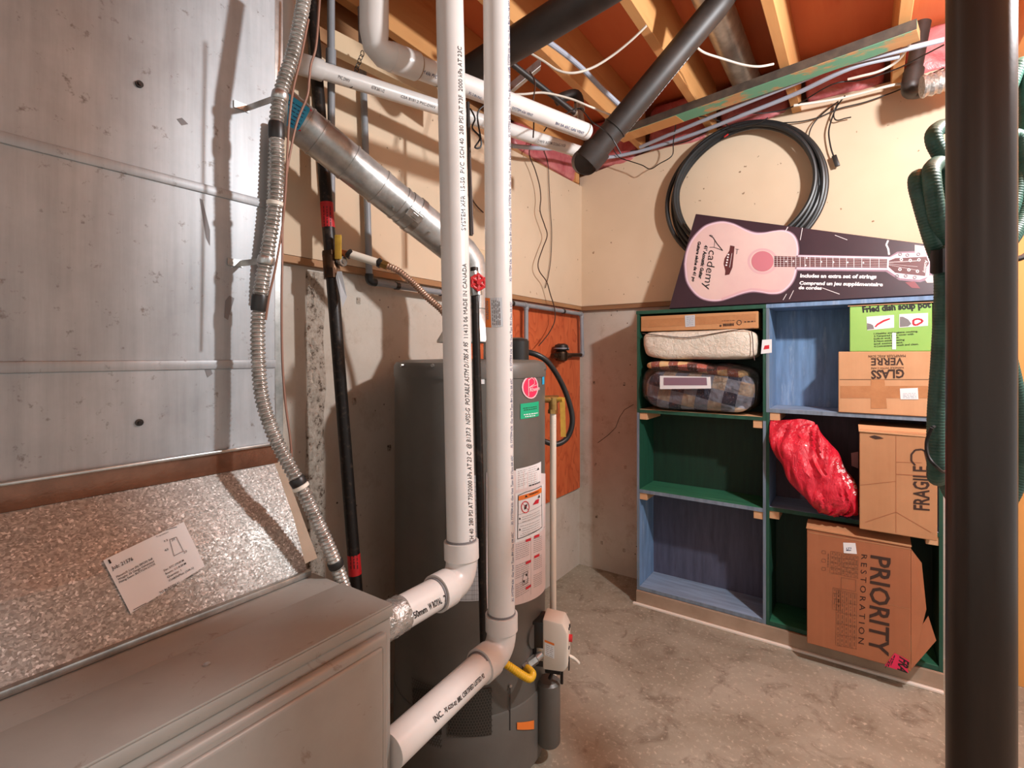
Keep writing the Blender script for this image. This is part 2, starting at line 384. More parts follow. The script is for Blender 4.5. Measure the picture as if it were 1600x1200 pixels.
def root_loc(o):
    while o.parent is not None: o = o.parent
    return V(o.location)
PRINT = {'lettering', 'fine_print', 'scuff', 'red_mark', 'crease', 'pale_detail', 'table_print', 'tuner_print', 'grid_print', 'pan_print', 'hazard_symbol', 'black_print', 'slot', 'diagram', 'white_lettering', 'barcode', 'handle_print'}
def add(parent, name, bm, mat, label=None, sm=35, kind=None):
    if name in PRINT: kind = 'stuff'      # flat print, too fine to pick apart
    o = mesh(name, bm, mat, root_loc(parent), sm); o.parent = parent
    return tag(o, label, None, None, kind)
def solo(name, label, cat, bm, mat, loc=None, group=None, sm=35):
    if loc is None:
        n = len(bm.verts); loc = sum((v.co for v in bm.verts), V()) / n
    o = mesh(name, bm, mat, loc, sm); o.location = loc
    return tag(o, label, cat, group)
def struct(name, bm, mat, sm=0):
    return tag(mesh(name, bm, mat, (0, 0, 0), sm), None, None, None, 'structure')

# ------------------------------------------------------------------ flat print on real surfaces
class PlaneS:
    def __init__(s, o, u, v):
        s.o = V(o); s.u = (V(u) - s.o).normalized(); w = V(v) - s.o; s.v = (w - s.u * w.dot(s.u)).normalized()
        s.n = s.u.cross(s.v)
        if s.n.dot(CAM - s.o) < 0: s.n = -s.n
    def uv(s, p):
        d = ray(*p); t = (s.o - CAM).dot(s.n) / d.dot(s.n); q = CAM + d * t - s.o; return V((q.dot(s.u), q.dot(s.v)))
    def pt(s, a, b, off): return s.o + s.u * a + s.v * b + s.n * off
class CylS:
    def __init__(s, a, b, r):
        s.o = V(a); s.w = (V(b) - s.o).normalized(); s.r = r
        c = CAM - s.o; s.e1 = (c - s.w * c.dot(s.w)).normalized(); s.e2 = s.w.cross(s.e1)
    def uv(s, p):
        d = ray(*p); c = CAM - s.o
        dd = d - s.w * d.dot(s.w); cc = c - s.w * c.dot(s.w)
        A = dd.dot(dd); B = 2 * dd.dot(cc); C = cc.dot(cc) - s.r ** 2; D = max(B * B - 4 * A * C, 0.0)
        t = (-B - math.sqrt(D)) / (2 * A); q = c + d * t
        return V((math.atan2(q.dot(s.e2), q.dot(s.e1)) * s.r, q.dot(s.w)))
    def pt(s, a, b, off):
        th = a / s.r; return s.o + s.w * b + (s.e1 * math.cos(th) + s.e2 * math.sin(th)) * (s.r + off)
def poly(bm, S, pts, off=0.0008):
    try: bm.faces.new([bm.verts.new(S.pt(*S.uv(p), off)) for p in pts])
    except ValueError: pass
def patch(bm, S, p00, p10, p11, p01, off=0.0008, n=10, m=1):
    a, b, c, d = (S.uv(p) for p in (p00, p10, p11, p01)); g = []
    for j in range(m + 1):
        g.append([bm.verts.new(S.pt(*((a.lerp(b, i / n)).lerp(d.lerp(c, i / n), j / m)), off)) for i in range(n + 1)])
    for j in range(m):
        for i in range(n): bm.faces.new((g[j][i], g[j][i + 1], g[j + 1][i + 1], g[j + 1][i]))
def line(bm, S, pts, w, off=0.001, closed=False):
    q = [S.uv(p) for p in pts]
    if closed: q.append(q[0])
    for a, b in zip(q, q[1:]):
        d = (b - a); L = d.length
        if L < 1e-6: continue
        d /= L; nrm = V((-d.y, d.x)) * w / 2; k = max(1, int(L / 0.02)) if isinstance(S, CylS) else 1
        for i in range(k):
            s, e = a + d * L * i / k, a + d * L * (i + 1) / k
            bm.faces.new([bm.verts.new(S.pt(*x, off)) for x in (s - nrm, e - nrm, e + nrm, s + nrm)])
def dashes(bm, S, p0, p1, w, off=0.001, wl=(0.004, 0.014), gap=0.003):
    a, b = S.uv(p0), S.uv(p1); d = b - a; L = d.length; d /= L; nrm = V((-d.y, d.x)) * w / 2; s = 0
    while s < L:
        e = min(s + random.uniform(*wl), L)
        bm.faces.new([bm.verts.new(S.pt(*x, off)) for x in (a + d * s - nrm, a + d * e - nrm, a + d * e + nrm, a + d * s + nrm)])
        s = e + gap
def blob(bm, S, c, rx, ry, off=0.0012, n=20, r0=0.0):
    cu = S.uv(c); ax = S.uv((c[0] + rx, c[1])) - cu; ay = S.uv((c[0], c[1] + ry)) - cu; k = [(math.cos(2 * math.pi * i / n), math.sin(2 * math.pi * i / n)) for i in range(n)]
    o = [bm.verts.new(S.pt(*(cu + ax * x + ay * y), off)) for x, y in k]
    if r0 == 0: bm.faces.new(o)
    else:
        q = [bm.verts.new(S.pt(*(cu + ax * x * r0 + ay * y * r0), off)) for x, y in k]
        for i in range(n): bm.faces.new((o[i], o[(i + 1) % n], q[(i + 1) % n], q[i]))
_GL = {}
def glyphs(s, bold):
    key = (s, bold)
    if key not in _GL:
        cu = bpy.data.curves.new('t', 'FONT'); cu.body = s; cu.size = 1.0; cu.resolution_u = 2; cu.offset = bold
        o = bpy.data.objects.new('t', cu); COL.objects.link(o); bpy.context.view_layer.update()
        ev = o.evaluated_get(bpy.context.evaluated_depsgraph_get()); me = ev.to_mesh()
        _GL[key] = ([(v.co.x, v.co.y) for v in me.vertices], [tuple(p.vertices) for p in me.polygons])
        ev.to_mesh_clear(); bpy.data.objects.remove(o); bpy.data.curves.remove(cu)
    return _GL[key]
CAPH = max(y for _, y in glyphs('H', 0.0)[0])
def text(bm, S, s, p0, p1, p2, bold=0.0, off=0.0014):      # baseline start, baseline end, cap height above the start
    a, b, c = S.uv(p0), S.uv(p1), S.uv(p2); vs_, fs = glyphs(s, bold)
    x0 = min(v[0] for v in vs_); W = max(v[0] for v in vs_) - x0
    vv = [bm.verts.new(S.pt(*(a + (b - a) * ((x - x0) / W) + (c - a) * (y / CAPH)), off)) for x, y in vs_]
    for f in fs:
        try: bm.faces.new([vv[i] for i in f])
        except ValueError: pass
# ------------------------------------------------------------------ the setting
XL, YB = -1.417, 2.800            # drywall faces; the concrete below stands 3 cm further back
XC, YC = XL - 0.03, YB + 0.03
LEDGE, JB = 1.605, 2.48
struct('floor', box(BM(), XC - 0.1, 2.6, -2.4, YC + 0.1, -0.1, 0.0), 'concrete_floor')
wl = struct('wall_left', box(BM(), XC - 0.12, XC, -0.6, YC, 0.0, LEDGE + 0.02), 'concrete_wall')
wb = struct('wall_back', box(BM(), XC - 0.12, 1.6, YC, YC + 0.12, 0.0, LEDGE + 0.02), 'concrete_wall')
b = BM(); prism(b, [(XL, -0.6, LEDGE), (XL, YB, LEDGE), (XL, YB, 2.345), (XL, 1.6, 2.30), (XL, -0.6, 2.30)], (-0.013, 0, 0)); add(wl, 'drywall_panel', b, 'drywall', sm=0)
b = BM(); prism(b, [(XL - 0.013, YB, LEDGE), (1.6, YB, LEDGE), (1.6, YB, 2.53), (-0.3, YB, 2.515), (-0.9, YB, 2.475), (XL - 0.013, YB, 2.40)], (0, 0.013, 0)); add(wb, 'drywall_panel', b, 'drywall', sm=0)
add(wl, 'sill_plate', box(BM(), XC - 0.05, XL - 0.003, -0.6, YC, LEDGE - 0.022, LEDGE - 0.001), 'plate_wood', 'brown wooden plate under the drywall edge', sm=0)
add(wb, 'sill_plate', box(BM(), XC, 1.6, YB + 0.003, YC + 0.05, LEDGE - 0.026, LEDGE - 0.001), 'plate_wood_across', 'brown wooden plate under the drywall edge', sm=0)
add(wl, 'top_plate', box(BM(), XL - 0.10, XL - 0.014, -0.6, YC, 2.30, 2.36), 'plate_wood', sm=0)
add(wl, 'rim_joist', box(BM(), XL - 0.14, XL - 0.10, -0.6, YC + 0.1, 2.28, 2.74), 'plate_wood', sm=0)
add(wb, 'rim_joist', box(BM(), XL - 0.14, 1.6, YC + 0.09, YC + 0.13, 1.63, 2.74), 'plate_wood_across', sm=0)
# orange plywood sheet screwed to the concrete by the corner
add(wl, 'plywood_panel', box(BM(), XC, XC + 0.016, 1.74, YB + 0.005, 0.485, LEDGE - 0.03), 'plywood_orange', 'orange stained plywood sheet with swirling grain', sm=0)
# honeycombed vertical seam in the concrete
b = BM(); g = []
c0, c1 = onx(478, 430, XC), onx(507, 430, XC)
for j in range(91):
    z = 1.57 - j * 0.0125; row = []
    for i in range(13):
        y = c0.y + (c1.y - c0.y) * i / 12; e = math.sin(math.pi * i / 12)
        h = (noise.noise(V((y * 60, z * 60, 1))) * 0.5 + noise.noise(V((y * 160, z * 160, 4)))) * 0.010 * e + 0.003 * e
        row.append(b.verts.new((XC + 0.001 + h, y + noise.noise(V((z * 7, 0, 2))) * 0.012, z)))
    g.append(row)
for A, B in zip(g, g[1:]):
    for i in range(12): b.faces.new((A[i], A[i + 1], B[i + 1], B[i]))
add(wl, 'rough_seam', b, 'rough_concrete', 'pitted honeycombed seam in the concrete')
b = BM()
for (px, py) in ((928, 598), (975, 600), (930, 726), (977, 730), (932, 807), (975, 860), (940, 848)):
    p = ony(px, py, YC); box(b, p.x - 0.008, p.x + 0.008, YC - 0.0025, YC + 0.004, p.z - 0.011, p.z + 0.011, 0.003)
for (px, py) in ((553, 627), (608, 700), (520, 520), (560, 470)):
    p = onx(px, py, XC); box(b, XC - 0.004, XC + 0.0025, p.y - 0.009, p.y + 0.009, p.z - 0.012, p.z + 0.012, 0.003)
add(wb, 'form_tie', b, 'rough_concrete', kind='stuff')
b = BM(); tube(b, [ony(x, y, YC - 0.0005) for x, y in ((934, 692), (950, 680), (962, 668), (968, 652), (976, 640), (990, 632))], 0.0016, 5); add(wb, 'crack', b, 'dark_edge')

cl = struct('ceiling', box(BM(), XL - 0.14, 2.6, -2.4, YC + 0.13, 2.725, 2.745), 'subfloor')
JX = [-1.42, -1.03, -0.645, -0.257, 0.126, 0.51, 0.90, 1.29]
for k, x in enumerate(JX):
    add(cl, 'joist', box(BM(), x - 0.019, x + 0.019, -2.4, YB - 0.002, JB, 2.7245, 0.002, 1), 'joist_wood', sm=0)
for k, (x0, x1) in enumerate(zip(JX[:6], JX[1:7])):
    b = BM(); zb = 2.44 + 0.08 * min(1, max(0, (x0 + 1.4) / 1.1)); cx = (x0 + x1) / 2
    pillow(b, (cx, YC + 0.02, (zb + 2.70) / 2), ((x1 - x0) / 2 - 0.036, 0.065, (2.70 - zb) / 2 + 0.01), (0.3, 0.35), 40, 20, 0.016, 9, k)
    add(wb, 'insulation_batt', b, 'pink_insulation', 'pink insulation wrapped in shiny plastic')
b = BM(); pillow(b, (XL - 0.04, 2.42, 2.42), (0.045, 0.34, 0.075), (0.3, 0.4), 40, 16, 0.012, 9, 4); add(wl, 'insulation_batt', b, 'pink_insulation', 'pink insulation wrapped in shiny plastic')
add(wl, 'end_block', box(BM(), XL - 0.03, XL + 0.012, YB - 0.10, YB - 0.055, 2.345, 2.40), 'joist_wood', sm=0)
# green peeling board nailed under the joists
A0, A1 = V((-1.06, 2.470, 2.442)), V((0.16, 2.256, 2.442)); d = (A1 - A0).normalized(); nb = V((-d.y, d.x, 0))
b = BM(); mid = (A0 + A1) / 2 + nb * 0.045 + V((0, 0, 0.018)); obox(b, mid, d, nb, V((0, 0, 1)), (A1 - A0).length, 0.09, 0.036, 0.001)
bd = solo('ceiling_board', 'long flat board with peeling green paint nailed across under the joists', 'board', b, 'green_peel', A0, sm=0)
b = BM(); obox(b, (A0 + A1) / 2 - nb * 0.001 + V((0, 0, 0.019)), d, nb, V((0, 0, 1)), (A1 - A0).length, 0.003, 0.036)
add(bd, 'board_edge', b, 'dark_edge', 'blackened front edge', sm=0)
b = BM(); obox(b, (A0 + A0 + d * 0.34) / 2 + nb * 0.045 - V((0, 0, 0.0005)), d, nb, V((0, 0, 1)), 0.34, 0.088, 0.0012); add(bd, 'bare_wood', b, 'joist_wood', 'bare unpainted end', sm=0)

# ------------------------------------------------------------------ furnace
FX, FY1, FY0, FT = -0.685, 0.612, 0.070, 0.860
fu = thing('furnace', 'grey-brown sheet metal furnace cabinet under the galvanised duct', 'furnace', (-1.02, 0.34, 0))
add(fu, 'cabinet', box(BM(), -1.37, FX, FY0, FY1, 0.0, FT - 0.022, 0.003), 'furnace_paint')
b = BM(); box(b, -1.37, FX + 0.006, FY0 - 0.002, FY1 + 0.002, FT - 0.020, FT, 0.004); box(b, -0.822, FX + 0.005, FY0, FY1, FT - 0.001, FT + 0.0035, 0.002)
add(fu, 'top_panel', b, 'furnace_paint')
b = BM(); box(b, FX - 0.004, FX + 0.016, FY0 + 0.02, FY1 - 0.016, 0.06, FT - 0.036, 0.010, 3)
d0 = add(fu, 'door', b, 'furnace_paint')
b = BM(); box(b, FX + 0.010, FX + 0.021, FY0 + 0.05, FY1 - 0.032, 0.10, FT - 0.052, 0.007, 3); add(d0, 'raised_panel', b, 'furnace_paint')
for y, z in ((0.10, FT + 0.004), (0.34, FT + 0.004)): b = BM(); lathe(b, [(0.005, z - 0.001), (0.005, z + 0.0015), (0.002, z + 0.003)], (-0.76, y), 10); add(fu, 'screw', b, 'zinc')

# ------------------------------------------------------------------ supply plenum on the furnace
PX, PY1 = -1.032, 0.600; TZ, BZ = 1.073, 1.114
pl = thing('duct_plenum', 'big grey sheet metal duct box rising from the furnace', 'duct', (-1.2, 0.34, FT))
add(pl, 'duct_body', box(BM(), -1.38, PX, FY0, PY1, BZ - 0.01, JB - 0.005, 0.002, 1), 'plenum_sheet', sm=0)
def seam(p0, p1, w=0.010, h=0.006):
    b = BM(); a, c = onx(*p0, PX), onx(*p1, PX); a.y = FY0; c.y = PY1
    tube(b, [a + V((h * 0.2, 0, 0)), c + V((h * 0.2, 0, 0))], w * 0.5, 8); add(pl, 'seam', b, 'plenum_sheet')
zs = 2.02 - 0.0
for zz in (1.619, 1.283):
    b = BM(); box(b, PX - 0.002, PX + 0.004, FY0, PY1, zz - 0.009, zz + 0.009, 0.003); add(pl, 'seam', b, 'plenum_sheet')
b = BM(); ta, tb = onx(0, 757, PX), onx(436, 694, PX)
box(b, PX - 0.004, PX + 0.006, FY0, PY1 + 0.004, TZ - 0.002, BZ, 0.002); add(pl, 'joint_flange', b, 'flange_wood_reflection', 'bent flange along the joint, tinted brown for reflected wood')  # flange below the duct, its brown is a painted reflection of wood
b = BM(); box(b, PX, PX + 0.014, FY0, PY1 + 0.004, BZ - 0.003, BZ + 0.003, 0.002); add(pl, 'drive_cleat', b, 'zinc')
b = BM(); N = V((0, 0, 0)); prof = [(PX + 0.002, TZ), (-0.957, 0.966), (-0.910, FT + 0.006)]
vs0 = [b.verts.new((x, FY0, z)) for x, z in prof] + [b.verts.new((-1.37, FY0, FT + 0.006)), b.verts.new((-1.37, FY0, TZ))]
vs1 = [b.verts.new((x, PY1 - 0.004, z)) for x, z in prof] + [b.verts.new((-1.37, PY1 - 0.004, FT + 0.006)), b.verts.new((-1.37, PY1 - 0.004, TZ))]
b.faces.new(vs0); b.faces.new(list(reversed(vs1)))
for i in range(5): b.faces.new((vs0[i], vs1[i], vs1[(i + 1) % 5], vs0[(i + 1) % 5]))
add(pl, 'transition', b, 'spangled_steel', 'spangled galvanised sloping transition', sm=0)
add(pl, 'flange', box(BM(), -0.913, -0.900, FY0, PY1, FT + 0.001, FT + 0.013, 0.003), 'zinc')
add(pl, 'side_flange', box(BM(), PX - 0.03, PX - 0.024, PY1, PY1 + 0.032, BZ, JB - 0.01, 0.001, 1), 'zinc', sm=0)
b = BM(); prism(b, [(-1.085, PY1 + 0.002, TZ + 0.03), (-1.085, PY1 + 0.030, TZ + 0.03), (-0.965, PY1 + 0.056, FT + 0.004), (-0.955, PY1 + 0.004, FT + 0.004)], (-0.02, 0, 0)); add(pl, 'gasket_strip', b, 'kick_board', 'pale board strip at the duct corner', sm=0)
for px, py in ((217, 132), (217, 660)):
    b = BM(); p = onx(px, py, PX); tube(b, [p - V((0.002, 0, 0)), p + V((0.004, 0, 0)), p + V((0.004, 0, 0)), p + V((0.007, 0, 0))], [0.006, 0.006, 0.003, 0.003], 12); add(pl, 'screw', b, 'black_iron')
# scuffs on the sheet
b = BM(); S = PlaneS((PX, 0, 1.3), (PX, 1, 1.3), (PX, 0, 2.3))
for q in ([(312, 310), (316, 312), (328, 360), (328, 384), (322, 372)], [(276, 186), (284, 184), (294, 194), (284, 196)], [(316, 566), (324, 562), (332, 584), (324, 590)], [(352, 470), (358, 462), (366, 466), (356, 500), (350, 496)]): poly(b, S, q, 0.0006)
add(pl, 'scuff', b, 'ink_grey')
# job label on the transition
n2 = V((-(0.966 - FT - 0.006), 0, -0.047)).normalized()
S = PlaneS((-0.957, 0.3, 0.966), (-0.957, 0.6, 0.966), (-0.957 - (-0.957 + 0.910) * -1 * 0, 0.3, 0.966)) if False else PlaneS((-0.910, 0.3, FT + 0.006), (-0.910, 0.6, FT + 0.006), (-0.957, 0.3, 0.966))
b = BM(); poly(b, S, [(160, 876), (286, 816), (319, 885), (203, 959)], 0.003)
jl = add(pl, 'paper_label', b, 'paper_white', 'white printed job label', sm=0)
b = BM(); O = 0.0042
text(b, S, '1', (170, 882), (173, 880.5), (167, 876), 0.0, O)
text(b, S, 'Job: 21576', (174, 892), (207, 876), (172, 887), 0.01, O)
for i, s in enumerate(('Plenum/S: Low (Sq 28X20) 3x8', 'Weight: 26 Gauge Galvanized', 'Fitting Seam: BUTTON LOCK')):
    text(b, S, s, (181 + i * 2, 904 + i * 4.2), (237 + i * 2.4, 875 + i * 4), (180 + i * 2, 901 + i * 4.2), 0.01, O)
for i, s in enumerate(('Elev: XYC (19.00 M', 'Room: 1/1.4.20 M', 'Quantity: 1', 'Cut&FitPlus: (1/A-1)')):
    w = (1.0, 1.03, 0.7, 1.25)[i]
    text(b, S, s, (255 + i * 2.6, 894 + i * 5.2), (255 + i * 2.6 + 31 * w, 894 + i * 5.2 - 16.5 * w), (254 + i * 2.6, 891 + i * 5.2), 0.01, O)
text(b, S, 'TO BURDEN 61', (248, 929), (279, 912), (247, 926), 0.01, O)
for q in ([(263.5, 844), (274, 840), (285, 862), (270.5, 869.5), (263.5, 844)], ): line(b, S, q, 0.0007, O)
for q in ([(207, 954), (227, 943)], [(290, 905), (311, 893)], [(258, 829), (275, 824)]): line(b, S, q, 0.0009, O)
text(b, S, '20', (267, 847), (272, 844), (266, 844), 0, O); text(b, S, '13', (256, 848), (261, 846), (255, 845), 0, O); text(b, S, '43', (256, 863), (262, 860), (255, 860), 0, O)
text(b, S, '20', (286, 866), (291, 863), (285, 863), 0, O); text(b, S, 'Transition', (243, 841), (262, 833), (242, 839), 0, O)
add(jl, 'lettering', b, 'ink_black', sm=0)

# ------------------------------------------------------------------ armoured conduits down the duct edge
def armour(parent, name, pts, r, pitch=0.0085, mat='armour_cable'):
    P = resample(smooth(pts, 10), pitch / 4); R = [r * (1.0, 1.12, 1.12, 0.88)[i % 4] for i in range(len(P))]
    b = BM(); tube(b, P, R, 14); return add(parent, name, b, mat, sm=60)
path = [(478, -20), (466, 50), (456, 90), (440, 140), (432, 190), (433, 250), (430, 318), (418, 395), (408, 450), (403, 510), (404, 570), (410, 625), (428, 680), (452, 728), (474, 768), (496, 815), (515, 858), (528, 890), (540, 925), (548, 950)]
P = []
for i, (x, y) in enumerate(path):
    Z = (1.0, .99, .985, .98, .98, .98, .982, .985, .985, .985, .985, .984, .98, .978, .984, .992, 1.0, 1.01, 1.02, 1.02)[i]
    p = at(x, y, Z)
    P.append(p)
for i in range(len(P)):        # keeps clear of the duct face
    if P[i].y < PY1 + 0.01 and P[i].x < PX + 0.022 and P[i].z > TZ: P[i] = onx(path[i][0], path[i][1], PX + 0.022)
ac = thing('armored_conduit', 'ribbed steel armoured conduit running down past the duct corner', 'conduit', P[10])
armour(ac, 'conduit', P, 0.0122)
S2 = [at(x, y, 1.06) for x, y in ((436, 190), (427, 230), (422, 300), (416, 345), (402, 420), (398, 470))]
armour(ac, 'second_conduit', [V((max(p.x, PX + 0.018), p.y, p.z)) for p in S2], 0.0095)
UPZ = V((0, 0, 1))
def cuff(parent, name, p, q, r, mat, n=14):
    b = BM(); a, c = V(p), V(q); m_ = a.lerp(c, 0.5); tube(b, [a, a.lerp(c, 0.15), a.lerp(c, 0.85), c], [r * 0.92, r, r, r * 0.92], n); return add(parent, name, b, mat)
def near(px, py, dl=0.012):
    s = min(range(len(SP)), key=lambda i: (proj(SP[i]) - V((px, py))).length); k = max(1, int(dl / 0.004)); return SP[max(0, s - k)], SP[min(len(SP) - 1, s + k)]
def proj(p):
    c = V(p) - CAM; z = c.dot(FWD); return V((800 + F * c.dot(RGT) / z, HY - F * c.z / z))
SP = resample(smooth(P, 10), 0.004)
for (x, y, l) in ((433, 205, .018), (408, 475, .016), (468, 752, .008), (526, 880, .010)): cuff(ac, 'tape_wrap', *near(x, y, l), 0.0152, 'black_plastic')
for (x, y) in ((430, 318), (473, 760)): cuff(ac, 'zip_tie', *near(x, y, .003), 0.0158, 'zip_tie')
for (x, y) in ((437, 152), (414, 408)):
    q = near(x, y, .010); c = cuff(ac, 'strap', *q, 0.0156, 'zinc')
    m_ = (q[0] + q[1]) / 2; b = BM(); e = V((PX + 0.001, m_.y - 0.012, m_.z)); w = (m_ - e)
    obox(b, (m_ + e) / 2, w.normalized(), w.cross(UPZ).normalized(), UPZ, w.length, 0.002, 0.012); obox(b, e + V((0.001, -0.010, 0)), V((1, 0, 0)), V((0, 1, 0)), UPZ, 0.002, 0.03, 0.014)
    add(c, 'strap_tab', b, 'zinc', sm=0)
def under(p, r, top=JB - 0.014):       # keeps a cable below the joists
    p = V(p); return CAM + (p - CAM) * ((top - r - CAMH) / (p.z - CAMH)) if p.z > top - r else p
def cable(name, label, pts, r, mat, cat='cable', n=7, per=7, group=None):
    pts = [under(p, r) for p in pts]
    b = BM(); tube(b, smooth(pts, per), r, n); return solo(name, label, cat, b, mat, V(pts[0]), group)
cable('thermostat_wire', 'thin copper coloured wire hanging in front of the black gas pipe', [at(x, y, 1.10) for x, y in ((500, -10), (494, 70), (486, 100), (483, 125), (480, 150), (466, 185), (458, 215), (448, 270), (442, 330), (441, 400), (440, 470), (441, 560), (446, 630), (454, 690), (456, 730))], 0.0026, 'copper_wire')
cable('low_voltage_wire', 'thin pinkish wire running beside the steel conduit', [at(x, y, 0.95) for x, y in ((482, 30), (470, 90), (458, 140), (451, 200), (446, 300), (440, 360), (430, 420), (421, 460), (415, 500))], 0.0022, 'copper_wire')

# ------------------------------------------------------------------ black gas pipe with shut-off valve
Zg = 1.545
a, c = at(489, 40, Zg), at(557, 925, Zg - 0.02)
dn = (c - a).normalized(); a = a - dn * 0.30
ln = lambda y: a.lerp(c, ((HY - y) * (Zg) / F + CAMH - a.z) / (c.z - a.z))
gp = thing('gas_pipe', 'tall black iron gas pipe beside the duct with red tags', 'pipe', ln(800))
b = BM(); cyl(b, a, c + dn * 0.35, 0.0185, 20); add(gp, 'pipe', b, 'black_iron')
def sleeve(par, name, y0, y1, r, mat, **k): b = BM(); cyl(b, ln(y0), ln(y1), r, 20); return add(par, name, b, mat, **k)
for y0, y1 in ((318, 357), (862, 893)):
    t_ = sleeve(gp, 'red_tag', y0, y1, 0.0193, 'red_tag', label='red wrap-around tag')
    S = CylS(ln(y0), ln(y1), 0.0193); b = BM(); px = proj(ln((y0 + y1) / 2)).x
    for i in range(3): dashes(b, S, (px - 5 + i * 5, y1 - 4), (px - 6 + i * 5, y0 + 4), 0.0022, 0.0006)
    add(t_, 'lettering', b, 'ink_black', sm=0)
va = sleeve(gp, 'valve_body', 398, 424, 0.024, 'dark_bronze')
for y0, y1 in ((394, 401), (421, 436)): b = BM(); cyl(b, ln(y0), ln(y1), 0.027, 6); add(gp, 'union_nut', b, 'dark_bronze')
p = ln(410); b = BM(); cyl(b, p, p + RGT * 0.045 - FWD * 0.012, 0.009, 12); cyl(b, p + RGT * 0.034 - FWD * 0.008, p + RGT * 0.042 - FWD * 0.012, 0.016, 8); add(va, 'valve_stem', b, 'zinc')
b = BM(); h0, h1 = p + RGT * 0.029 + V((0, 0, 0.005)), p + RGT * 0.029 + V((0, 0, 0.076)); obox(b, (h0 + h1) / 2 - FWD * 0.022, RGT, FWD, V((0, 0, 1)), 0.021, 0.007, 0.074, 0.003)
add(va, 'handle', b, 'yellow_paint', 'yellow lever handle')
b = BM(); q0 = at(527, 424, Zg - 0.03); P4 = [at(527, 424, Zg - .03), at(534, 424, Zg - .03), at(542, 464, Zg - .03), at(535, 480, Zg - .04), at(525, 432, Zg - .03)]; prism(b, P4, FWD * 0.001)
add(gp, 'hang_tag', b, 'paper_grey', 'grey card tag hanging from the valve', sm=0)

# ------------------------------------------------------------------ grey plastic water lines
r_ = 0.0118
def run(parent, name, pts, r, mat, rad=0.03, n=14):
    b = BM(); tube(b, pts, r, n); return add(parent, name, b, mat)
def elbow(parent, name, p, d1, d2, r, mat, L=0.022):
    b = BM(); P = [p + d1 * L, p + d1 * L * 0.5] + [p + (d1 * (1 - t) ** 2 + d2 * t ** 2) * L * 0.5 for t in (0.25, 0.5, 0.75)] + [p + d2 * L * 0.5, p + d2 * L]; tube(b, P, r, 14); return add(parent, name, b, mat)
UP, DN, PYd, NYd = V((0, 0, 1)), V((0, 0, -1)), V((0, 1, 0)), V((0, -1, 0))
xw = XL + 0.022
j0 = onx(577, 440, xw); zt = JB
wt = thing('water_line', 'grey plastic water pipe dropping along the wall then turning along the ledge', 'pipe', j0)
run(wt, 'pipe', [V((xw, j0.y - 0.035, zt)), V((xw, j0.y - 0.008, 1.80)), j0 + UP * 0.02], r_, 'pvc_grey')
elbow(wt, 'elbow', j0, UP, PYd, 0.0145, 'black_plastic', 0.026)
jz = j0.z; tee = onx(822, 477, xw); jn = V((xw, 2.755, 1.553))
run(wt, 'pipe', [j0 + PYd * 0.02, V((xw, tee.y, tee.z)), jn - PYd * 0.02], r_, 'pvc_grey')
for px in (620, 690, 800, 880):
    q = onx(px, 450, xw); f_ = (q.y - j0.y) / (jn.y - j0.y); z = j0.z + (jn.z - j0.z) * f_
    b = BM(); cyl(b, V((xw, q.y - 0.008, z)), V((xw, q.y + 0.008, z)), 0.0145, 14); add(wt, 'clip', b, 'black_plastic')
tz = V((xw, tee.y, tee.z)); elbow(wt, 'tee', tz, NYd, DN, 0.0145, 'pvc_grey', 0.022)
run(wt, 'pipe', [tz + DN * 0.015, V((xw, tee.y, 1.18))], r_, 'pvc_grey')
elbow(wt, 'elbow', jn, NYd, DN, 0.0145, 'pvc_grey', 0.022)
jm = V((xw, 2.765, 1.305)); run(wt, 'pipe', [jn + DN * 0.015, jm + UP * 0.015], r_, 'pvc_grey'); elbow(wt, 'elbow', jm, UP, NYd, 0.0145, 'pvc_grey', 0.022)
mt0 = onx(866, 552, xw); run(wt, 'pipe', [jm + NYd * 0.015, V((xw, 2.56, 1.305))], r_, 'dark_bronze')
mt = thing('pressure_regulator', 'small bronze pressure regulator with dark cap on the plywood', 'regulator', V((xw, 2.46, 1.30)))
c = V((xw + 0.02, 2.47, 1.30)); b = BM(); lathe(b, [(0.020, 1.268), (0.032, 1.276), (0.036, 1.30), (0.034, 1.322), (0.026, 1.33)], c, 24); cyl(b, c - PYd * 0.10, c + PYd * 0.10, 0.014, 12); cyl(b, c + PYd * 0.04, c + PYd * 0.06, 0.02, 6); cyl(b, c - PYd * 0.06, c - PYd * 0.045, 0.02, 6)
add(mt, 'body', b, 'dark_bronze')
b = BM(); lathe(b, [(0.040, 1.33), (0.044, 1.336), (0.040, 1.348), (0.036, 1.36), (0.020, 1.368)], c, 24); add(mt, 'cap', b, 'black_plastic')
b = BM(); tube(b, [c + V((0.041 * math.cos(t), 0.041 * math.sin(t), 1.339 - 1.30 + 0.002)) for t in [i * 0.3 for i in range(21)]], 0.003, 6); add(mt, 'wire_seal', b, 'grey_cable')
g2 = thing('drop_pipe', 'grey pipe hanging down behind the black gas pipe', 'pipe', at(517, 200, 1.60))
b = BM(); cyl(b, at(517, -30, 1.535), at(518, 330, 1.60), 0.0115, 14); add(g2, 'pipe', b, 'pvc_grey')
b = BM(); cyl(b, at(517, 78, 1.556), at(517, 102, 1.56), 0.0155, 14); add(g2, 'coupling', b, 'pvc_grey')

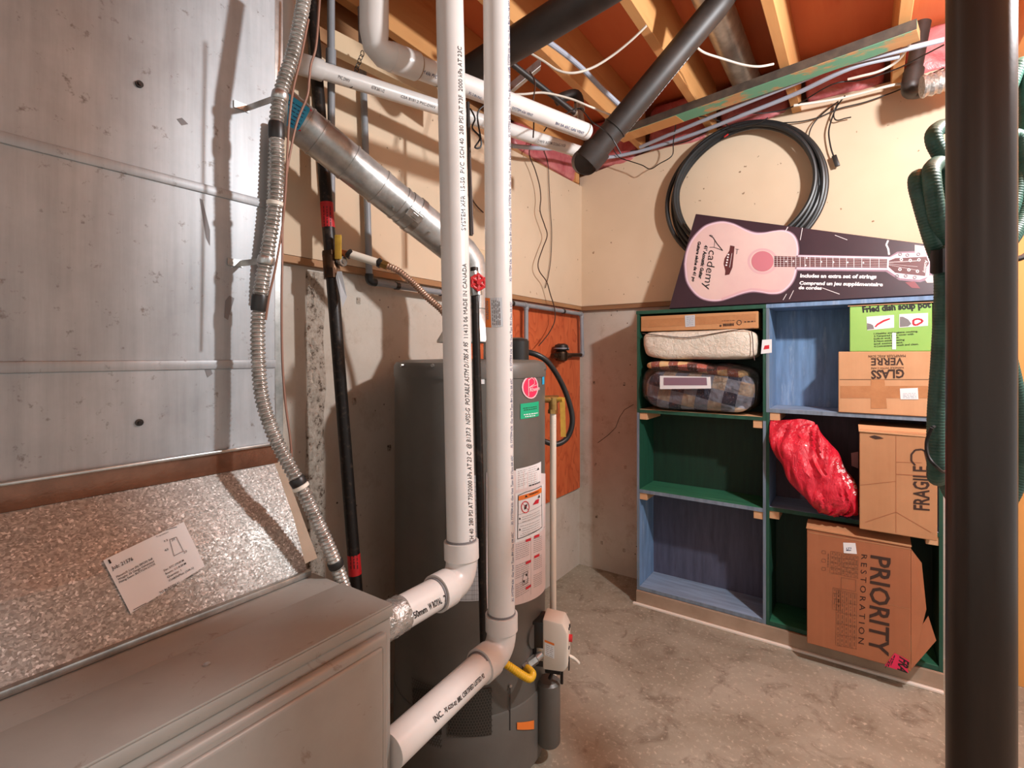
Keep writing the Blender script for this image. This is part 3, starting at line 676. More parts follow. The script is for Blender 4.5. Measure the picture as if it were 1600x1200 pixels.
# white stub and corrugated copper connector leaving the valve
cc = thing('water_connector', 'corrugated copper connector with white plastic stub beside the yellow valve handle', 'connector', at(565, 402, 1.56))
b = BM(); cyl(b, at(548, 397, 1.53), at(592, 411, 1.55), 0.0125, 16); add(cc, 'plastic_stub', b, 'cpvc_white')
b = BM(); cyl(b, at(533, 395, 1.53), at(548, 398, 1.53), 0.011, 14); add(cc, 'nipple', b, 'copper')
for q in ((at(544, 395, 1.53), at(549, 399, 1.53)), (at(590, 409, 1.55), at(596, 413, 1.55))): b = BM(); cyl(b, *q, 0.0145, 14); add(cc, 'crimp_ring', b, 'black_plastic')
b = BM(); cyl(b, at(594, 411, 1.55), at(606, 416, 1.55), 0.014, 6); add(cc, 'fitting', b, 'brass')
armour(cc, 'flexible_tube', [at(x, y, z) for x, y, z in ((604, 415, 1.55), (622, 423, 1.56), (645, 442, 1.58), (668, 465, 1.57), (692, 487, 1.57), (704, 512, 1.575), (709, 540, 1.58), (710, 556, 1.58))], 0.0098, 0.008, 'pale_copper')

# ------------------------------------------------------------------ water heater
HC, HR = V((-1.10, 1.34, 0)), 0.254
wh = thing('water_heater', 'tall dark grey cylindrical water heater standing by the concrete wall', 'water heater', HC)
b = BM(); lathe(b, [(HR - 0.02, 0.03), (HR, 0.04), (HR, 1.232)], HC, 72); add(wh, 'tank', b, 'heater_paint')
b = BM(); lathe(b, [(HR + 0.003, 1.232), (HR + 0.003, 1.268), (HR - 0.004, 1.279), (HR - 0.03, 1.286), (0.10, 1.289)], HC, 72); add(wh, 'top_cap', b, 'heater_paint')
b = BM(); lathe(b, [(HR + 0.002, 0.02), (HR + 0.004, 0.03), (HR + 0.004, 0.235), (HR + 0.001, 0.24)], HC, 72); add(wh, 'base_skirt', b, 'heater_paint')
for k in range(3):
    t = 0.6 + k * 2.094; b = BM(); lathe(b, [(0.022, 0.0), (0.018, 0.04)], HC + V((math.cos(t), math.sin(t), 0)) * 0.2, 10); add(wh, 'foot', b, 'black_plastic')
HS = CylS(HC, HC + UP, HR + 0.0008); HS0 = CylS(HC, HC + UP, HR + 0.0045)
# perforated air intakes round the base: a dark band carrying a raised lattice
for (x0, x1) in ((645, 690), (700, 768)):
    b = BM(); patch(b, HS0, (x0, 1148), (x1, 1148), (x1, 1075), (x0, 1075), 0.0006, 10); vp = add(wh, 'intake_panel', b, 'heater_dark', 'perforated air intake')
    b = BM(); u0, u1 = HS0.uv((x0, 1148)), HS0.uv((x1, 1075)); st = 0.0085; k = 0
    v = u0.y
    while v < u1.y:
        u = u0.x + (st / 2 if k % 2 else 0)
        while u < u1.x:
            for (du, dv) in ((st / 2, st * 0.5), (-st / 2, st * 0.5), (0, -st * 0.55)):
                A, B = V((u, v)), V((u + du, v + dv)); nn = V((-(B - A).y, (B - A).x)).normalized() * 0.0011
                b.faces.new([b.verts.new(HS0.pt(*q, 0.0016)) for q in (A - nn, B - nn, B + nn, A + nn)])
            u += st
        v += st * 1.0; k += 1
    add(vp, 'lattice', b, 'heater_mesh', sm=0, kind='stuff')
# seam and screws
b = BM(); patch(b, HS, (795, 1140), (796.5, 1140), (796.5, 1072), (795, 1072), 0.004, 1); add(wh, 'door_seam', b, 'ink_black', sm=0)
for px, py in ((796, 1070), (677, 571), (630, 571), (850, 576)):
    b = BM(); u = HS.uv((px, py)); p = HS.pt(u.x, u.y, 0.0); q = HS.pt(u.x, u.y, 0.008); cyl(b, p, q, 0.005, 8); add(wh, 'screw', b, 'zinc')
# round red emblem, green sticker, small tags
b = BM(); blob(b, HS, (829.5, 605), 11, 18); em = add(wh, 'emblem', b, 'logo_pink', 'round red maker emblem', sm=0)
b = BM(); blob(b, HS, (829.5, 605), 9.6, 16, 0.0018); add(em, 'emblem_disc', b, 'logo_red', sm=0)
b = BM()
line(b, HS, [(825, 592), (825, 619)], 0.0028, 0.0026); line(b, HS, [(825, 594), (830, 590), (834, 594), (834, 600), (825, 606)], 0.0022, 0.0026); line(b, HS, [(826, 605), (839, 601)], 0.0016, 0.0026); text(b, HS, 'Rheem', (827, 612), (842, 609), (827, 606), 0.02, 0.0026)
add(em, 'lettering', b, 'logo_pink', sm=0)
b = BM(); patch(b, HS, (813, 655), (841.5, 650), (841.5, 627), (813, 631)); gs = add(wh, 'green_sticker', b, 'label_green', 'bright green sticker', sm=0)
b = BM(); [dashes(b, HS, p, q, 0.002, 0.0016) for p, q in (((817, 638), (838, 635)), ((818, 641), (838, 638)))]; add(gs, 'lettering', b, 'ink_black', sm=0)
b = BM(); [dashes(b, HS, p, q, 0.0028, 0.0016) for p, q in (((818, 648), (840, 645)), ((820, 651), (836, 649)))]; add(gs, 'fine_print', b, 'paper_white', sm=0)
b = BM(); patch(b, HS, (751, 600), (757, 600), (757, 588), (751, 588)); add(wh, 'white_tag', b, 'paper_white', sm=0)
b = BM(); patch(b, HS, (847, 601), (850, 600), (850, 588), (847, 589)); add(wh, 'blue_tag', b, 'blue_label', sm=0)
# rating plate
b = BM(); patch(b, HS, (806, 766), (845, 752), (845, 721), (806, 733)); rp = add(wh, 'rating_plate', b, 'paper_white', 'white rating label', sm=0)
b = BM()
for i in range(8): dashes(b, HS, (808.5, 736.5 + i * 3.4), (820 if i % 2 else 823, 733 + i * 3.4), 0.0010, 0.0016); dashes(b, HS, (825, 732 + i * 3.4), (838, 728 + i * 3.4), 0.0010, 0.0016)
add(rp, 'fine_print', b, 'ink_grey', sm=0)
b = BM(); dashes(b, HS, (826, 759), (843, 753), 0.004, 0.0016); poly(b, HS, [(838, 735), (842, 733.5), (840.5, 730)], 0.0016); add(rp, 'barcode', b, 'ink_black', sm=0)
# large instruction label behind the warning label
b = BM(); patch(b, HS, (760, 951), (803, 946), (803, 735), (760, 738), 0.0008, 8, 4); patch(b, HS, (803, 946), (853, 915), (854, 740), (803, 735), 0.0008, 12, 4)
il = add(wh, 'instruction_label', b, 'paper_pale', 'big pale instruction label', sm=0)
b = BM()
L0 = lambda x, y, k: (x, y - (x - 803) * k)
for col, (x0, x1) in enumerate(((805, 826), (833, 846))):
    for i in range(26):
        y = 852 + i * 3.3; k = 0.34 + i * 0.009
        if i in (8, 9, 17, 18): continue
        dashes(b, HS, L0(x0, y, k), L0(x1, y, k), 0.0012, 0.0018, (0.006, 0.02), 0.002)
line(b, HS, [L0(829, 846, .33), L0(829, 944, .6)], 0.0008, 0.0018); line(b, HS, [(806, 843), (826, 836), (851, 822)], 0.0008, 0.0018)
add(il, 'fine_print', b, 'ink_grey', sm=0)
b = BM()
for (x, y, k) in ((825, 851, .34), (825, 889, .5), (825, 930, .6), (838, 886, .5), (838, 850, .36)): patch(b, HS, L0(x - 4, y + 2, k), L0(x + 4, y + 2, k), L0(x + 4, y - 2, k), L0(x - 4, y - 2, k), 0.002, 3)
add(il, 'red_mark', b, 'ink_red', sm=0)
b = BM(); line(b, HS, [(816, 905), (818, 895), (824, 892), (824, 910), (816, 914), (816, 905)], 0.0012, 0.002); blob(b, HS, (818, 908), 1.2, 2, 0.002); blob(b, HS, (822, 898), 1.2, 2, 0.002); add(il, 'diagram', b, 'ink_black', sm=0)
# warning label
b = BM(); patch(b, HS, (804.5, 848), (848.5, 826), (848.5, 756), (804.5, 771), 0.0018); wn = add(wh, 'warning_label', b, 'paper_white', 'white warning label with orange header', sm=0)
b = BM(); line(b, HS, [(808, 842), (809, 774), (820, 769), (845, 759), (846, 823), (828, 834), (808, 842)], 0.0022, 0.0026); line(b, HS, [(809, 804), (845, 789)], 0.0008, 0.0026); line(b, HS, [(809, 818), (845, 804)], 0.0006, 0.0026)
poly(b, HS, [(819, 777), (823, 776), (820.5, 772.5)], 0.004); poly(b, HS, [(810, 812), (813, 811), (811, 808)], 0.003); poly(b, HS, [(810, 829), (813, 828), (811, 825)], 0.003)
poly(b, HS, [(818, 796), (821, 795), (823, 787), (819, 789)], 0.003); text(b, HS, 'WARNING', (825, 774), (840, 768.5), (825, 771.5), 0.02, 0.0042); poly(b, HS, [(839, 778), (842, 777), (841, 772)], 0.0042)
add(wn, 'black_print', b, 'ink_black', sm=0)
b = BM(); patch(b, HS, (809.5, 782), (845, 769), (845, 761), (809.5, 775), 0.003, 8); add(wn, 'orange_header', b, 'label_orange', sm=0)
b = BM(); blob(b, HS, (820, 792), 6.2, 9.5, 0.0034, 20, 0.85); line(b, HS, [(815.5, 786), (825, 797)], 0.0014, 0.0034); poly(b, HS, [(831, 789), (840, 786), (841, 779), (836, 781)], 0.0034); add(wn, 'hazard_symbol', b, 'ink_red', sm=0)
b = BM()
for i in range(9):
    y = 808 + i * 3.6
    if i == 3: continue
    dashes(b, HS, (815 if i not in (4, 8) else 812, y), (842, y - 11), 0.0011, 0.003, (0.006, 0.02), 0.002)
add(wn, 'fine_print', b, 'ink_grey', sm=0)
# yellow-page style energy grid seen between the two white pipes
b = BM(); patch(b, HS, (700, 938), (754, 938), (754, 742), (700, 742), 0.001, 10); eg = add(wh, 'energy_label', b, 'paper_grey', 'pale gridded label between the pipes', sm=0)
b = BM()
for i in range(28): line(b, HS, [(701, 746 + i * 7), (753, 746 + i * 7)], 0.0008, 0.002)
for x in (716, 728, 738, 741, 745, 749): line(b, HS, [(x, 742), (x, 938)], 0.0006, 0.002)
add(eg, 'grid_print', b, 'ink_grey', sm=0)
# draft hood and hot outlet block on top
dh = [(0.10, 1.289), (0.10, 1.32), (0.062, 1.36)]
for t in (0.5, 1.6, 3.2, 4.7):
    b = BM(); q = HC + V((math.cos(t), math.sin(t), 0)) * 0.088; box(b, q.x - 0.006, q.x + 0.006, q.y - 0.006, q.y + 0.006, 1.286, 1.35); add(wh, 'hood_leg', b, 'zinc')
b = BM(); lathe(b, [(0.115, 1.345), (0.115, 1.352), (0.056, 1.45), (0.052, 1.47)], HC, 32, False); add(wh, 'draft_hood', b, 'galvanised_pipe')
q = at(808, 540, 1.80); b = BM(); lathe(b, [(0.042, 1.284), (0.042, 1.352), (0.036, 1.36)], q, 20); lathe(b, [(0.03, 1.36), (0.018, 1.365)], q, 20); add(wh, 'outlet_cap', b, 'black_plastic')
# relief valve with drain pipe
tp = HC + (V((0.773, 0.635, 0))) * (HR + 0.001); nr = V((0.773, 0.635, 0)); zr = 1.150
b = BM(); s0 = V((tp.x, tp.y, zr)); cyl(b, s0 - nr * 0.012, s0 + nr * 0.048, 0.013, 12); e = s0 + nr * 0.030; cyl(b, e + UP * 0.006, e - UP * 0.045, 0.0155, 14); cyl(b, e - UP * 0.036, e - UP * 0.05, 0.0175, 6); rv = add(wh, 'relief_valve', b, 'brass', 'brass relief valve')
b = BM(); k = e + RGT * 0.032 - FWD * 0.01; prism(b, [k + UP * 0.006 - RGT * 0.010, k + UP * 0.006 + RGT * 0.008, k - UP * 0.13 + RGT * 0.012, k - UP * 0.13 - RGT * 0.006], FWD * 0.002); cyl(b, s0 + nr * 0.03, k, 0.008, 10); add(rv, 'lever_tag', b, 'yellow_paint', 'yellow tag on the lever', sm=0)
b = BM(); cyl(b, e - UP * 0.045, V((e.x, e.y, 0.12)), 0.0112, 16); dp = add(wh, 'drain_pipe', b, 'cpvc_white', 'thin white drain pipe')
S = CylS(V((e.x, e.y, 0)), e, 0.0112); b = BM()
for i, y in enumerate((655, 658, 661, 667)): x = proj(e).x; line(b, S, [(x - 3.5, y), (x + 3, y)], 0.0016, 0.0007)
add(dp, 'lettering', b, 'ink_grey', sm=0)
# gas control
vn = V((0.955, 0.296, 0)).normalized(); vt = V((-vn.y, vn.x, 0)); vc = HC + vn * (HR + 0.052) + V((0.01, 0.06, 0.385)); 
vv = V((0.86, -0.51, 0)).normalized(); vt = V((0.51, 0.86, 0)).normalized()
vc = at(868, 1000, 1.60); FV = V((0.93, 0.37, 0)).normalized(); SV = V((-0.37, 0.93, 0)).normalized()
b = BM(); q = HC + (V((vc.x, vc.y, 0)) - HC).normalized() * (HR + 0.001); q.z = vc.z + 0.02
obox(b, vc - FV * 0.045, FV, SV, UP, 0.05, 0.075, 0.14, 0.004); gv = add(wh, 'valve_bracket', b, 'black_plastic')
b = BM(); f = [(-0.035, -0.075), (0.030, -0.075), (0.043, -0.058), (0.043, 0.045), (0.028, 0.074), (-0.035, 0.082)]
prism(b, [vc + FV * (x) + UP * z - SV * 0.040 for x, z in f], SV * 0.08); bmesh.ops.bevel(b, geom=list(b.edges), offset=0.006, segments=2, profile=0.5, affect='EDGES')
cv = add(wh, 'gas_control', b, 'cream_plastic', 'cream gas control box')
b = BM(); k = vc + FV * 0.043 + UP * 0.012; cyl(b, k - FV * 0.002, k + FV * 0.010, 0.011, 16); add(cv, 'dial', b, 'red_plastic', 'red dial')
b = BM(); S = PlaneS(vc - SV * 0.0405, vc - SV * 0.0405 + FV, vc - SV * 0.0405 + UP); cpx = proj(vc - SV * 0.0405)
poly(b, S, [(cpx.x - 14, cpx.y - 12), (cpx.x + 1, cpx.y - 6), (cpx.x + 1, cpx.y + 18), (cpx.x - 14, cpx.y + 12)], 0.0006); lb = add(cv, 'valve_label', b, 'paper_white', sm=0)
b = BM(); [dashes(b, S, (cpx.x - 12, cpx.y - 4 + i * 3), (cpx.x - 1, cpx.y + 0.5 + i * 3), 0.0012, 0.0012) for i in range(6)]; add(lb, 'fine_print', b, 'ink_grey', sm=0)
b = BM(); poly(b, S, [(cpx.x - 14, cpx.y - 12), (cpx.x + 1, cpx.y - 6), (cpx.x + 1, cpx.y - 2.5), (cpx.x - 14, cpx.y - 8.5)], 0.0012); add(lb, 'label_stripe', b, 'label_orange', sm=0)
b = BM(); k = vc + FV * 0.044; obox(b, k - UP * 0.062 - SV * 0.01, FV, SV, UP, 0.003, 0.010, 0.040); obox(b, k + UP * 0.044 + SV * 0.012, FV, SV, UP, 0.003, 0.010, 0.008); obox(b, k - UP * 0.012 - SV * 0.012, FV, SV, UP, 0.003, 0.014, 0.004); obox(b, k + UP * 0.044 - SV * 0.006, FV, SV, UP, 0.003, 0.008, 0.006); add(cv, 'slot', b, 'ink_black', sm=0)
b = BM(); k = vc - UP * 0.075; obox(b, k - FV * 0.005 - UP * 0.008, FV, SV, UP, 0.05, 0.06, 0.018, 0.004); cyl(b, k + FV * 0.02 - UP * 0.005, k + FV * 0.02 - UP * 0.06, 0.005, 8); cyl(b, k - UP * 0.005, k - UP * 0.05 - FV * 0.02, 0.005, 8); add(gv, 'burner_fitting', b, 'black_iron')
b = BM(); tube(b, smooth([vc + FV * 0.03 + SV * 0.03 - UP * 0.06, vc + FV * 0.055 + SV * 0.04 - UP * 0.075, vc + FV * 0.07 + SV * 0.05 - UP * 0.095]), [0.006] * 8 + [0.005] * 8 + [0.001], 8); add(gv, 'wire_lead', b, 'cpvc_white')
b = BM(); k = at(857, 1090, 1.62); lathe(b, [(0.034, 0.06), (0.038, 0.066), (0.038, 0.255), (0.030, 0.262)], (k.x, k.y), 20); add(wh, 'burner_cover', b, 'heater_paint', 'rounded burner cover')
u = HS.uv((835, 992)); b = BM(); cu = HS.pt(u.x, u.y, 0); nn_ = (cu - HC); nn_.z = 0; nn_.normalize(); cyl(b, cu - nn_ * 0.004, cu + nn_ * 0.004, 0.038, 28); add(wh, 'cover_plate', b, 'heater_paint')
b = BM(); patch(b, HS, (806, 1138), (832, 1138), (832, 1124), (806, 1127), 0.006, 6); add(wh, 'base_sticker', b, 'label_orange', 'orange sticker at the base', sm=0)

# yellow gas connector from the black drop pipe to the control
gc = thing('gas_connector', 'yellow coated flexible gas connector looping to the gas control', 'connector', at(820, 1050, 1.50))
e0 = vc - FV * 0.02 - SV * 0.04 - UP * 0.045
armour(gc, 'hose', [at(786, 1034, 1.46), at(800, 1044, 1.46), at(818, 1056, 1.47), at(828, 1060, 1.48), at(832, 1053, 1.50), at(826, 1046, 1.53), at(822, 1043, 1.55)], 0.0105, 0.007, 'yellow_plastic')
b = BM(); cyl(b, at(817, 1044, 1.545), at(826, 1038, 1.555), 0.012, 8); cyl(b, at(826, 1038, 1.555), at(838, 1029, 1.565), 0.0145, 6); cyl(b, at(838, 1029, 1.565), at(846, 1022, 1.575), 0.012, 12); obox(b, at(846, 1022, 1.575), FV, SV, UP, 0.03, 0.008, 0.04, 0.002); add(gc, 'flare_nut', b, 'zinc')
g3 = thing('gas_drop', 'thin black gas pipe between the two white pipes with red valve handle', 'pipe', at(748, 700, 1.33))
b = BM(); cyl(b, at(741, 418, 1.36), at(757, 1034, 1.33), 0.0108, 14); add(g3, 'pipe', b, 'black_iron')
b = BM(); cyl(b, at(738, 425, 1.36), at(744, 462, 1.36), 0.017, 12); cyl(b, at(742, 440, 1.36), at(747, 440, 1.33), 0.008, 10); add(g3, 'valve_body', b, 'zinc')
b = BM(); c = at(747, 441, 1.33); hb = (c - at(740, 441, 1.36)).normalized(); ha = hb.cross(UP).normalized()
for k in range(6):
    t = k * math.pi / 3; dd = (UP * math.cos(t) + ha * math.sin(t)); cyl(b, c, c + dd * 0.019, 0.005, 8); tube(b, [c + dd * 0.019 - hb * 0.004, c + dd * 0.019 + hb * 0.004], 0.0055, 8)
tube(b, [c + (UP * math.cos(i * math.pi / 9) + ha * math.sin(i * math.pi / 9)) * 0.018 for i in range(18)], 0.0045, 8, closed=True); cyl(b, c - hb * 0.006, c + hb * 0.008, 0.007, 10)
add(g3, 'valve_handle', b, 'red_plastic', 'red wheel handle')
b = BM(); P4 = [at(746, 456, 1.35), at(750, 458, 1.35), at(748, 512, 1.36), at(744, 510, 1.36)]; prism(b, P4, FWD * 0.001); add(g3, 'hang_tag', b, 'paper_grey', sm=0)
g4 = thing('upper_drop', 'slim brown pipe above the wood block, behind the left white pipe', 'pipe', at(735, 250, 1.75))
b = BM(); cyl(b, at(731, 160, 1.75), at(736, 368, 1.75), 0.0068, 10); add(g4, 'pipe', b, 'abs_black')
b = BM(); cyl(b, at(733, 200, 1.73), at(739, 366, 1.73), 0.0030, 8); add(g4, 'wire', b, 'brown_cable')
b = BM(); k = onx(742, 392, XL); box(b, XL + 0.0005, XL + 0.04, k.y - 0.055, k.y + 0.06, LEDGE + 0.045, LEDGE + 0.165, 0.003, 1); wbk = solo('wood_block', 'pale wooden block fixed to the drywall behind the white pipes', 'block', b, 'block_wood', sm=0)
b = BM(); cyl(b, V((XL + 0.04, k.y - 0.02, LEDGE + 0.15)), V((XL + 0.043, k.y - 0.02, LEDGE + 0.15)), 0.006, 10); add(wbk, 'nail', b, 'black_iron')
# black loop of tubing behind the heater
cable('black_tubing', 'thick black tubing looping past the side of the water heater', [at(812, 548, 1.86), at(838, 554, 1.86), at(858, 568, 1.88), at(878, 600, 1.92), at(891, 635, 1.94), at(894, 662, 1.94), at(886, 684, 1.93), at(870, 694, 1.91), at(852, 690, 1.90), at(842, 684, 1.89)], 0.0105, 'black_rubber', 'tubing', 12)

# ------------------------------------------------------------------ flue
flr = 0.0535
f0, f1 = at(436, 166, 1.31), V((HC.x, HC.y, 1.625)); fd = (f1 - f0).normalized(); f00 = f0 - fd * 0.09
fl = thing('flue_pipe', 'shiny galvanised flue pipe slanting down to the water heater', 'flue', f1)
b = BM(); cyl(b, f00, f1 - fd * 0.235, flr, 36); add(fl, 'upper_section', b, 'galvanised_pipe')
b = BM(); cyl(b, f1 - fd * 0.29, f1 - fd * 0.07, flr + 0.003, 36); add(fl, 'lower_section', b, 'galvanised_pipe')
b = BM(); up_ = [f1 - fd * 0.09, f1 - fd * 0.045, f1 + V((0, 0, -0.012)) - fd * 0.012, V((HC.x, HC.y, 1.575)), V((HC.x, HC.y, 1.46))]; tube(b, up_, flr + 0.004, 36); add(fl, 'elbow', b, 'galvanised_pipe')
for t in (0.10, 0.16, 0.30, 0.45, 0.56):
    b = BM(); q = f0 + fd * ((f1 - f0).length - 0.0) * t; cyl(b, q - fd * 0.003, q + fd * 0.003, flr + 0.0022, 36); add(fl, 'crimp', b, 'galvanised_pipe')
b = BM(); q = f1 - fd * 0.25; w_ = fd.cross(UP).normalized(); o_ = w_.cross(fd); cyl(b, q - fd * 0.010, q + fd * 0.010, flr + 0.006, 36); ct = add(fl, 'clamp', b, 'zinc')
b = BM(); cdir = (CAM - q); cdir = (cdir - fd * cdir.dot(fd)).normalized(); obox(b, q + cdir * (flr + 0.008) - fd * 0.02, fd, fd.cross(cdir), cdir, 0.05, 0.026, 0.006, 0.001); obox(b, q + cdir * (flr + 0.011) - fd * 0.02, fd, fd.cross(cdir), cdir, 0.02, 0.014, 0.006, 0.001); add(ct, 'clamp_lug', b, 'zinc', sm=0)
b = BM(); [cyl(b, q + fd * dx + cdir * flr * 0.8 + fd.cross(cdir) * dy, q + fd * dx + cdir * (flr + 0.008) + fd.cross(cdir) * dy * 1.2, 0.004, 8) for dx, dy in ((0.05, 0.01), (0.09, -0.012), (-0.08, 0.02), (0.11, 0.02))]; add(fl, 'screw', b, 'zinc')
FS = CylS(f00, f1, flr + 0.0006); b = BM()
patch(b, FS, (448, 196), (466, 204), (485, 170), (450, 146), 0.0006, 10, 4); bl = add(fl, 'blue_label', b, 'blue_label', 'bright blue label', sm=0)
b = BM(); patch(b, FS, (465.5, 203.5), (469.5, 205), (487, 173), (484, 170), 0.0012, 10); add(bl, 'red_stripe', b, 'ink_red', sm=0)
b = BM()
for i in range(6): dashes(b, FS, (450 + i * 0.5, 156 + i * 7), (477 - i * 2.0, 173.5 + i * 5.2), 0.0024, 0.0014, (0.006, 0.02), 0.003)
add(bl, 'lettering', b, 'ink_blue', sm=0)
# ------------------------------------------------------------------ two white vent pipes of the furnace
def vent(name, label, top, bot, zb, yend, r, lab):
    # vertical leg from top to bot, elbow, horizontal leg back to the furnace side (along -Y)
    t = thing(name, label, 'pipe', bot)
    d = (bot - top).normalized(); tt = top - d * 0.55; L = 0.085; hub = r * 1.2
    corner = bot
    b = BM(); cyl(b, tt, corner - d * (L - 0.03), r, 32); add(t, 'pipe', b, 'pvc_white')
    h0 = corner + NYd * (L - 0.03); h1 = V((corner.x, FY1 + 0.003, corner.z)) + V((yend, 0, 0)); b = BM(); cyl(b, h0, h1, r, 32); add(t, 'pipe', b, 'pvc_white')
    b = BM(); P = [corner - d * L, corner - d * L * 0.55]; 
    for k in range(1, 8): s = k / 8; P.append(corner - d * L * 0.55 * (1 - s) ** 2 + NYd * L * 0.55 * s ** 2)
    P += [corner + NYd * L * 0.55, corner + NYd * L]
    R = [hub, hub] + [r * 1.08] * 7 + [hub, hub]
    P.insert(2, corner - d * L * 0.50); R.insert(2, r * 1.08); P.insert(len(P) - 2, corner + NYd * L * 0.50); R.insert(len(R) - 2, r * 1.08)
    tube(b, P, R, 32); add(t, 'elbow', b, 'pvc_white')
    b = BM(); q = corner - d * (L + 0.001); cyl(b, q, q - d * 0.004, r + 0.0016, 32); add(t, 'cement_ring', b, 'ink_grey', 'dark ring of pipe cement'); b = BM(); q = corner + NYd * (L + 0.001); cyl(b, q, q + NYd * 0.005, r + 0.0016, 32); add(t, 'cement_ring', b, 'ink_grey', 'dark ring of pipe cement')
    return t, CylS(bot, tt, r), CylS(h1, h0, r), h0, h1
R1 = 0.0325
t1, S1, H1, a0, a1 = vent('vent_pipe', 'fat white plastic pipe, nearer the duct, that elbows back to the furnace', at(704, 70, 1.19), at(722, 905, 1.13), 0, 0.0, R1, '')
b = BM(); O = 0.0008
text(b, S1, 'CH 40  280 PSI AT 73F/2000 kPa AT 23 C  @ B137.3  NFSS-G  POTABLE ASTM D1785 A 95', (740, 848), (731, 536), (734, 848), 0.0, O)
text(b, S1, '11413 06 MADE IN CANADA', (731, 528), (728.5, 412), (725, 528), 0.0, O)
text(b, S1, 'SYSTEM XFR  15-50  PVC  SCH 40  280 PSI AT 73F  2000 kPa AT 23C', (727.5, 360), (721, 74), (721.5, 360), 0.0, O)
add(t1, 'lettering', b, 'ink_black', sm=0)
b = BM(); text(b, H1, '2" 50mm', (638, 972), (668, 955), (634, 963), 0.02, O); text(b, H1, 'W ROYAL', (671, 953), (691, 942), (668, 944), 0.02, O); text(b, H1, '2', (695, 940), (698, 938), (692, 931), 0.02, O); add(t1, 'lettering', b, 'ink_black', sm=0)
b = BM(); k0 = V((a1.x, FY1 + 0.005, a1.z)); P = []; R = []
for i in range(15): P.append(k0 + PYd * (0.066 * i / 14)); R.append(R1 + 0.0015 + 0.0012 * random.random())
tube(b, P, R, 32)
for v in b.verts: v.co += V((noise.noise(v.co * 90), 0, noise.noise(v.co * 90 + V((9, 9, 9))))) * 0.002
add(t1, 'foil_wrap', b, 'foil', 'crinkled aluminium foil tape')
t2, S2_, H2, c0, c1 = vent('vent_pipe', 'fat white plastic pipe with orange warning sticker, passing in front of the water heater', at(776, 70, 1.235), at(784, 1014, 1.215), 0, 0.02, 0.0325, '')
b = BM()
for i, y in enumerate((940, 820, 700, 580, 440, 330, 215, 110)):
    text(b, S2_, 'XL SYSTEM 636  Gas Vent Type BH Class IIA 65C', (802.5 - i * 0.85, y), (802 - i * 0.85, y - 108), (799.3 - i * 0.85, y), 0.0, O)
add(t2, 'lettering', b, 'ink_blue', 'small blue print', sm=0)
b = BM(); text(b, H2, 'INC.', (680, 1129), (693, 1117), (676, 1121), 0.02, O); text(b, H2, 'XJ 6225-02', (695, 1113), (714, 1100), (693, 1107), 0.02, O); text(b, H2, 'BRL CERTIFIED LISTED 92', (716, 1098), (757, 1058), (714, 1091), 0.02, O); add(t2, 'lettering', b, 'ink_black', sm=0)
b = BM(); patch(b, S2_, (759, 511), (768, 512), (766, 466), (757, 465), 0.0008, 5); os_ = add(t2, 'warning_sticker', b, 'label_orange', 'orange and grey warning sticker', sm=0)
b = BM(); patch(b, S2_, (768, 512), (786, 510), (784, 465), (766, 466), 0.0008, 5); add(os_, 'sticker_side', b, 'paper_grey', sm=0)
b = BM(); text(b, S2_, 'WARNING', (765, 500), (763, 470), (760.5, 500), 0.02, 0.0014); [dashes(b, S2_, (770.5 + i * 2.8, 508), (769 + i * 2.8, 469), 0.0018, 0.0014) for i in range(5)]; add(os_, 'lettering', b, 'ink_grey', sm=0)

# ------------------------------------------------------------------ pipes under the joists
u0, u1 = at(588, 72, 1.20), at(916, 206, 1.80)
cp = thing('condensate_pipe', 'white plastic pipe under the joists with capped elbow, upper of the two', 'pipe', u0)
b = BM(); cyl(b, at(640, 100, 1.29), u1, 0.029, 28); add(cp, 'pipe', b, 'pvc_white')
ud = (at(640, 100, 1.29) - u1).normalized(); um = at(640, 100, 1.29)
b = BM(); cyl(b, um - ud * 0.02, um + ud * 0.055, 0.0345, 28); tube(b, [um + ud * 0.05, um + ud * 0.075, um + ud * 0.095 + UP * 0.012, um + ud * 0.10 + UP * 0.045, um + ud * 0.10 + UP * 0.42], [0.034, 0.033, 0.032, 0.0345, 0.0345], 28); add(cp, 'elbow', b, 'pvc_white')
b = BM(); cyl(b, um - ud * 0.021, um - ud * 0.026, 0.0305, 28); cyl(b, um - ud * 0.085, um - ud * 0.10, 0.0296, 28); add(cp, 'band', b, 'kick_board')
S = CylS(u1, um, 0.029); b = BM(); text(b, S, 'SYSTEM 636 PVC', (646, 108), (682, 123), (648, 103), 0.0, O); text(b, S, 'XL 2 IN PVC', (732, 146), (752, 156), (733, 142), 0.0, O); text(b, S, 'SYSTEM 636 VENT', (800, 170), (832, 182), (801, 166), 0, O); text(b, S, 'BH IIA 65C GAS VENT', (868, 194), (912, 210), (869, 190), 0, O); add(cp, 'lettering', b, 'ink_blue', sm=0)
w0, w1 = at(470, 100, 1.45), at(908, 238, 2.15)
cq = thing('drain_pipe', 'white plastic pipe along the left wall, lower of the two', 'pipe', w1)
b = BM(); cyl(b, w0, w1, 0.0245, 28); add(cq, 'pipe', b, 'pvc_white')
wd = (w0 - w1).normalized(); b = BM(); cyl(b, w0 - wd * 0.06, w0 + wd * 0.02, 0.030, 28); tube(b, [w0, w0 + wd * 0.03, w0 + wd * 0.045 + UP * 0.02, w0 + wd * 0.05 + UP * 0.35], 0.030, 24); add(cq, 'elbow', b, 'pvc_white')
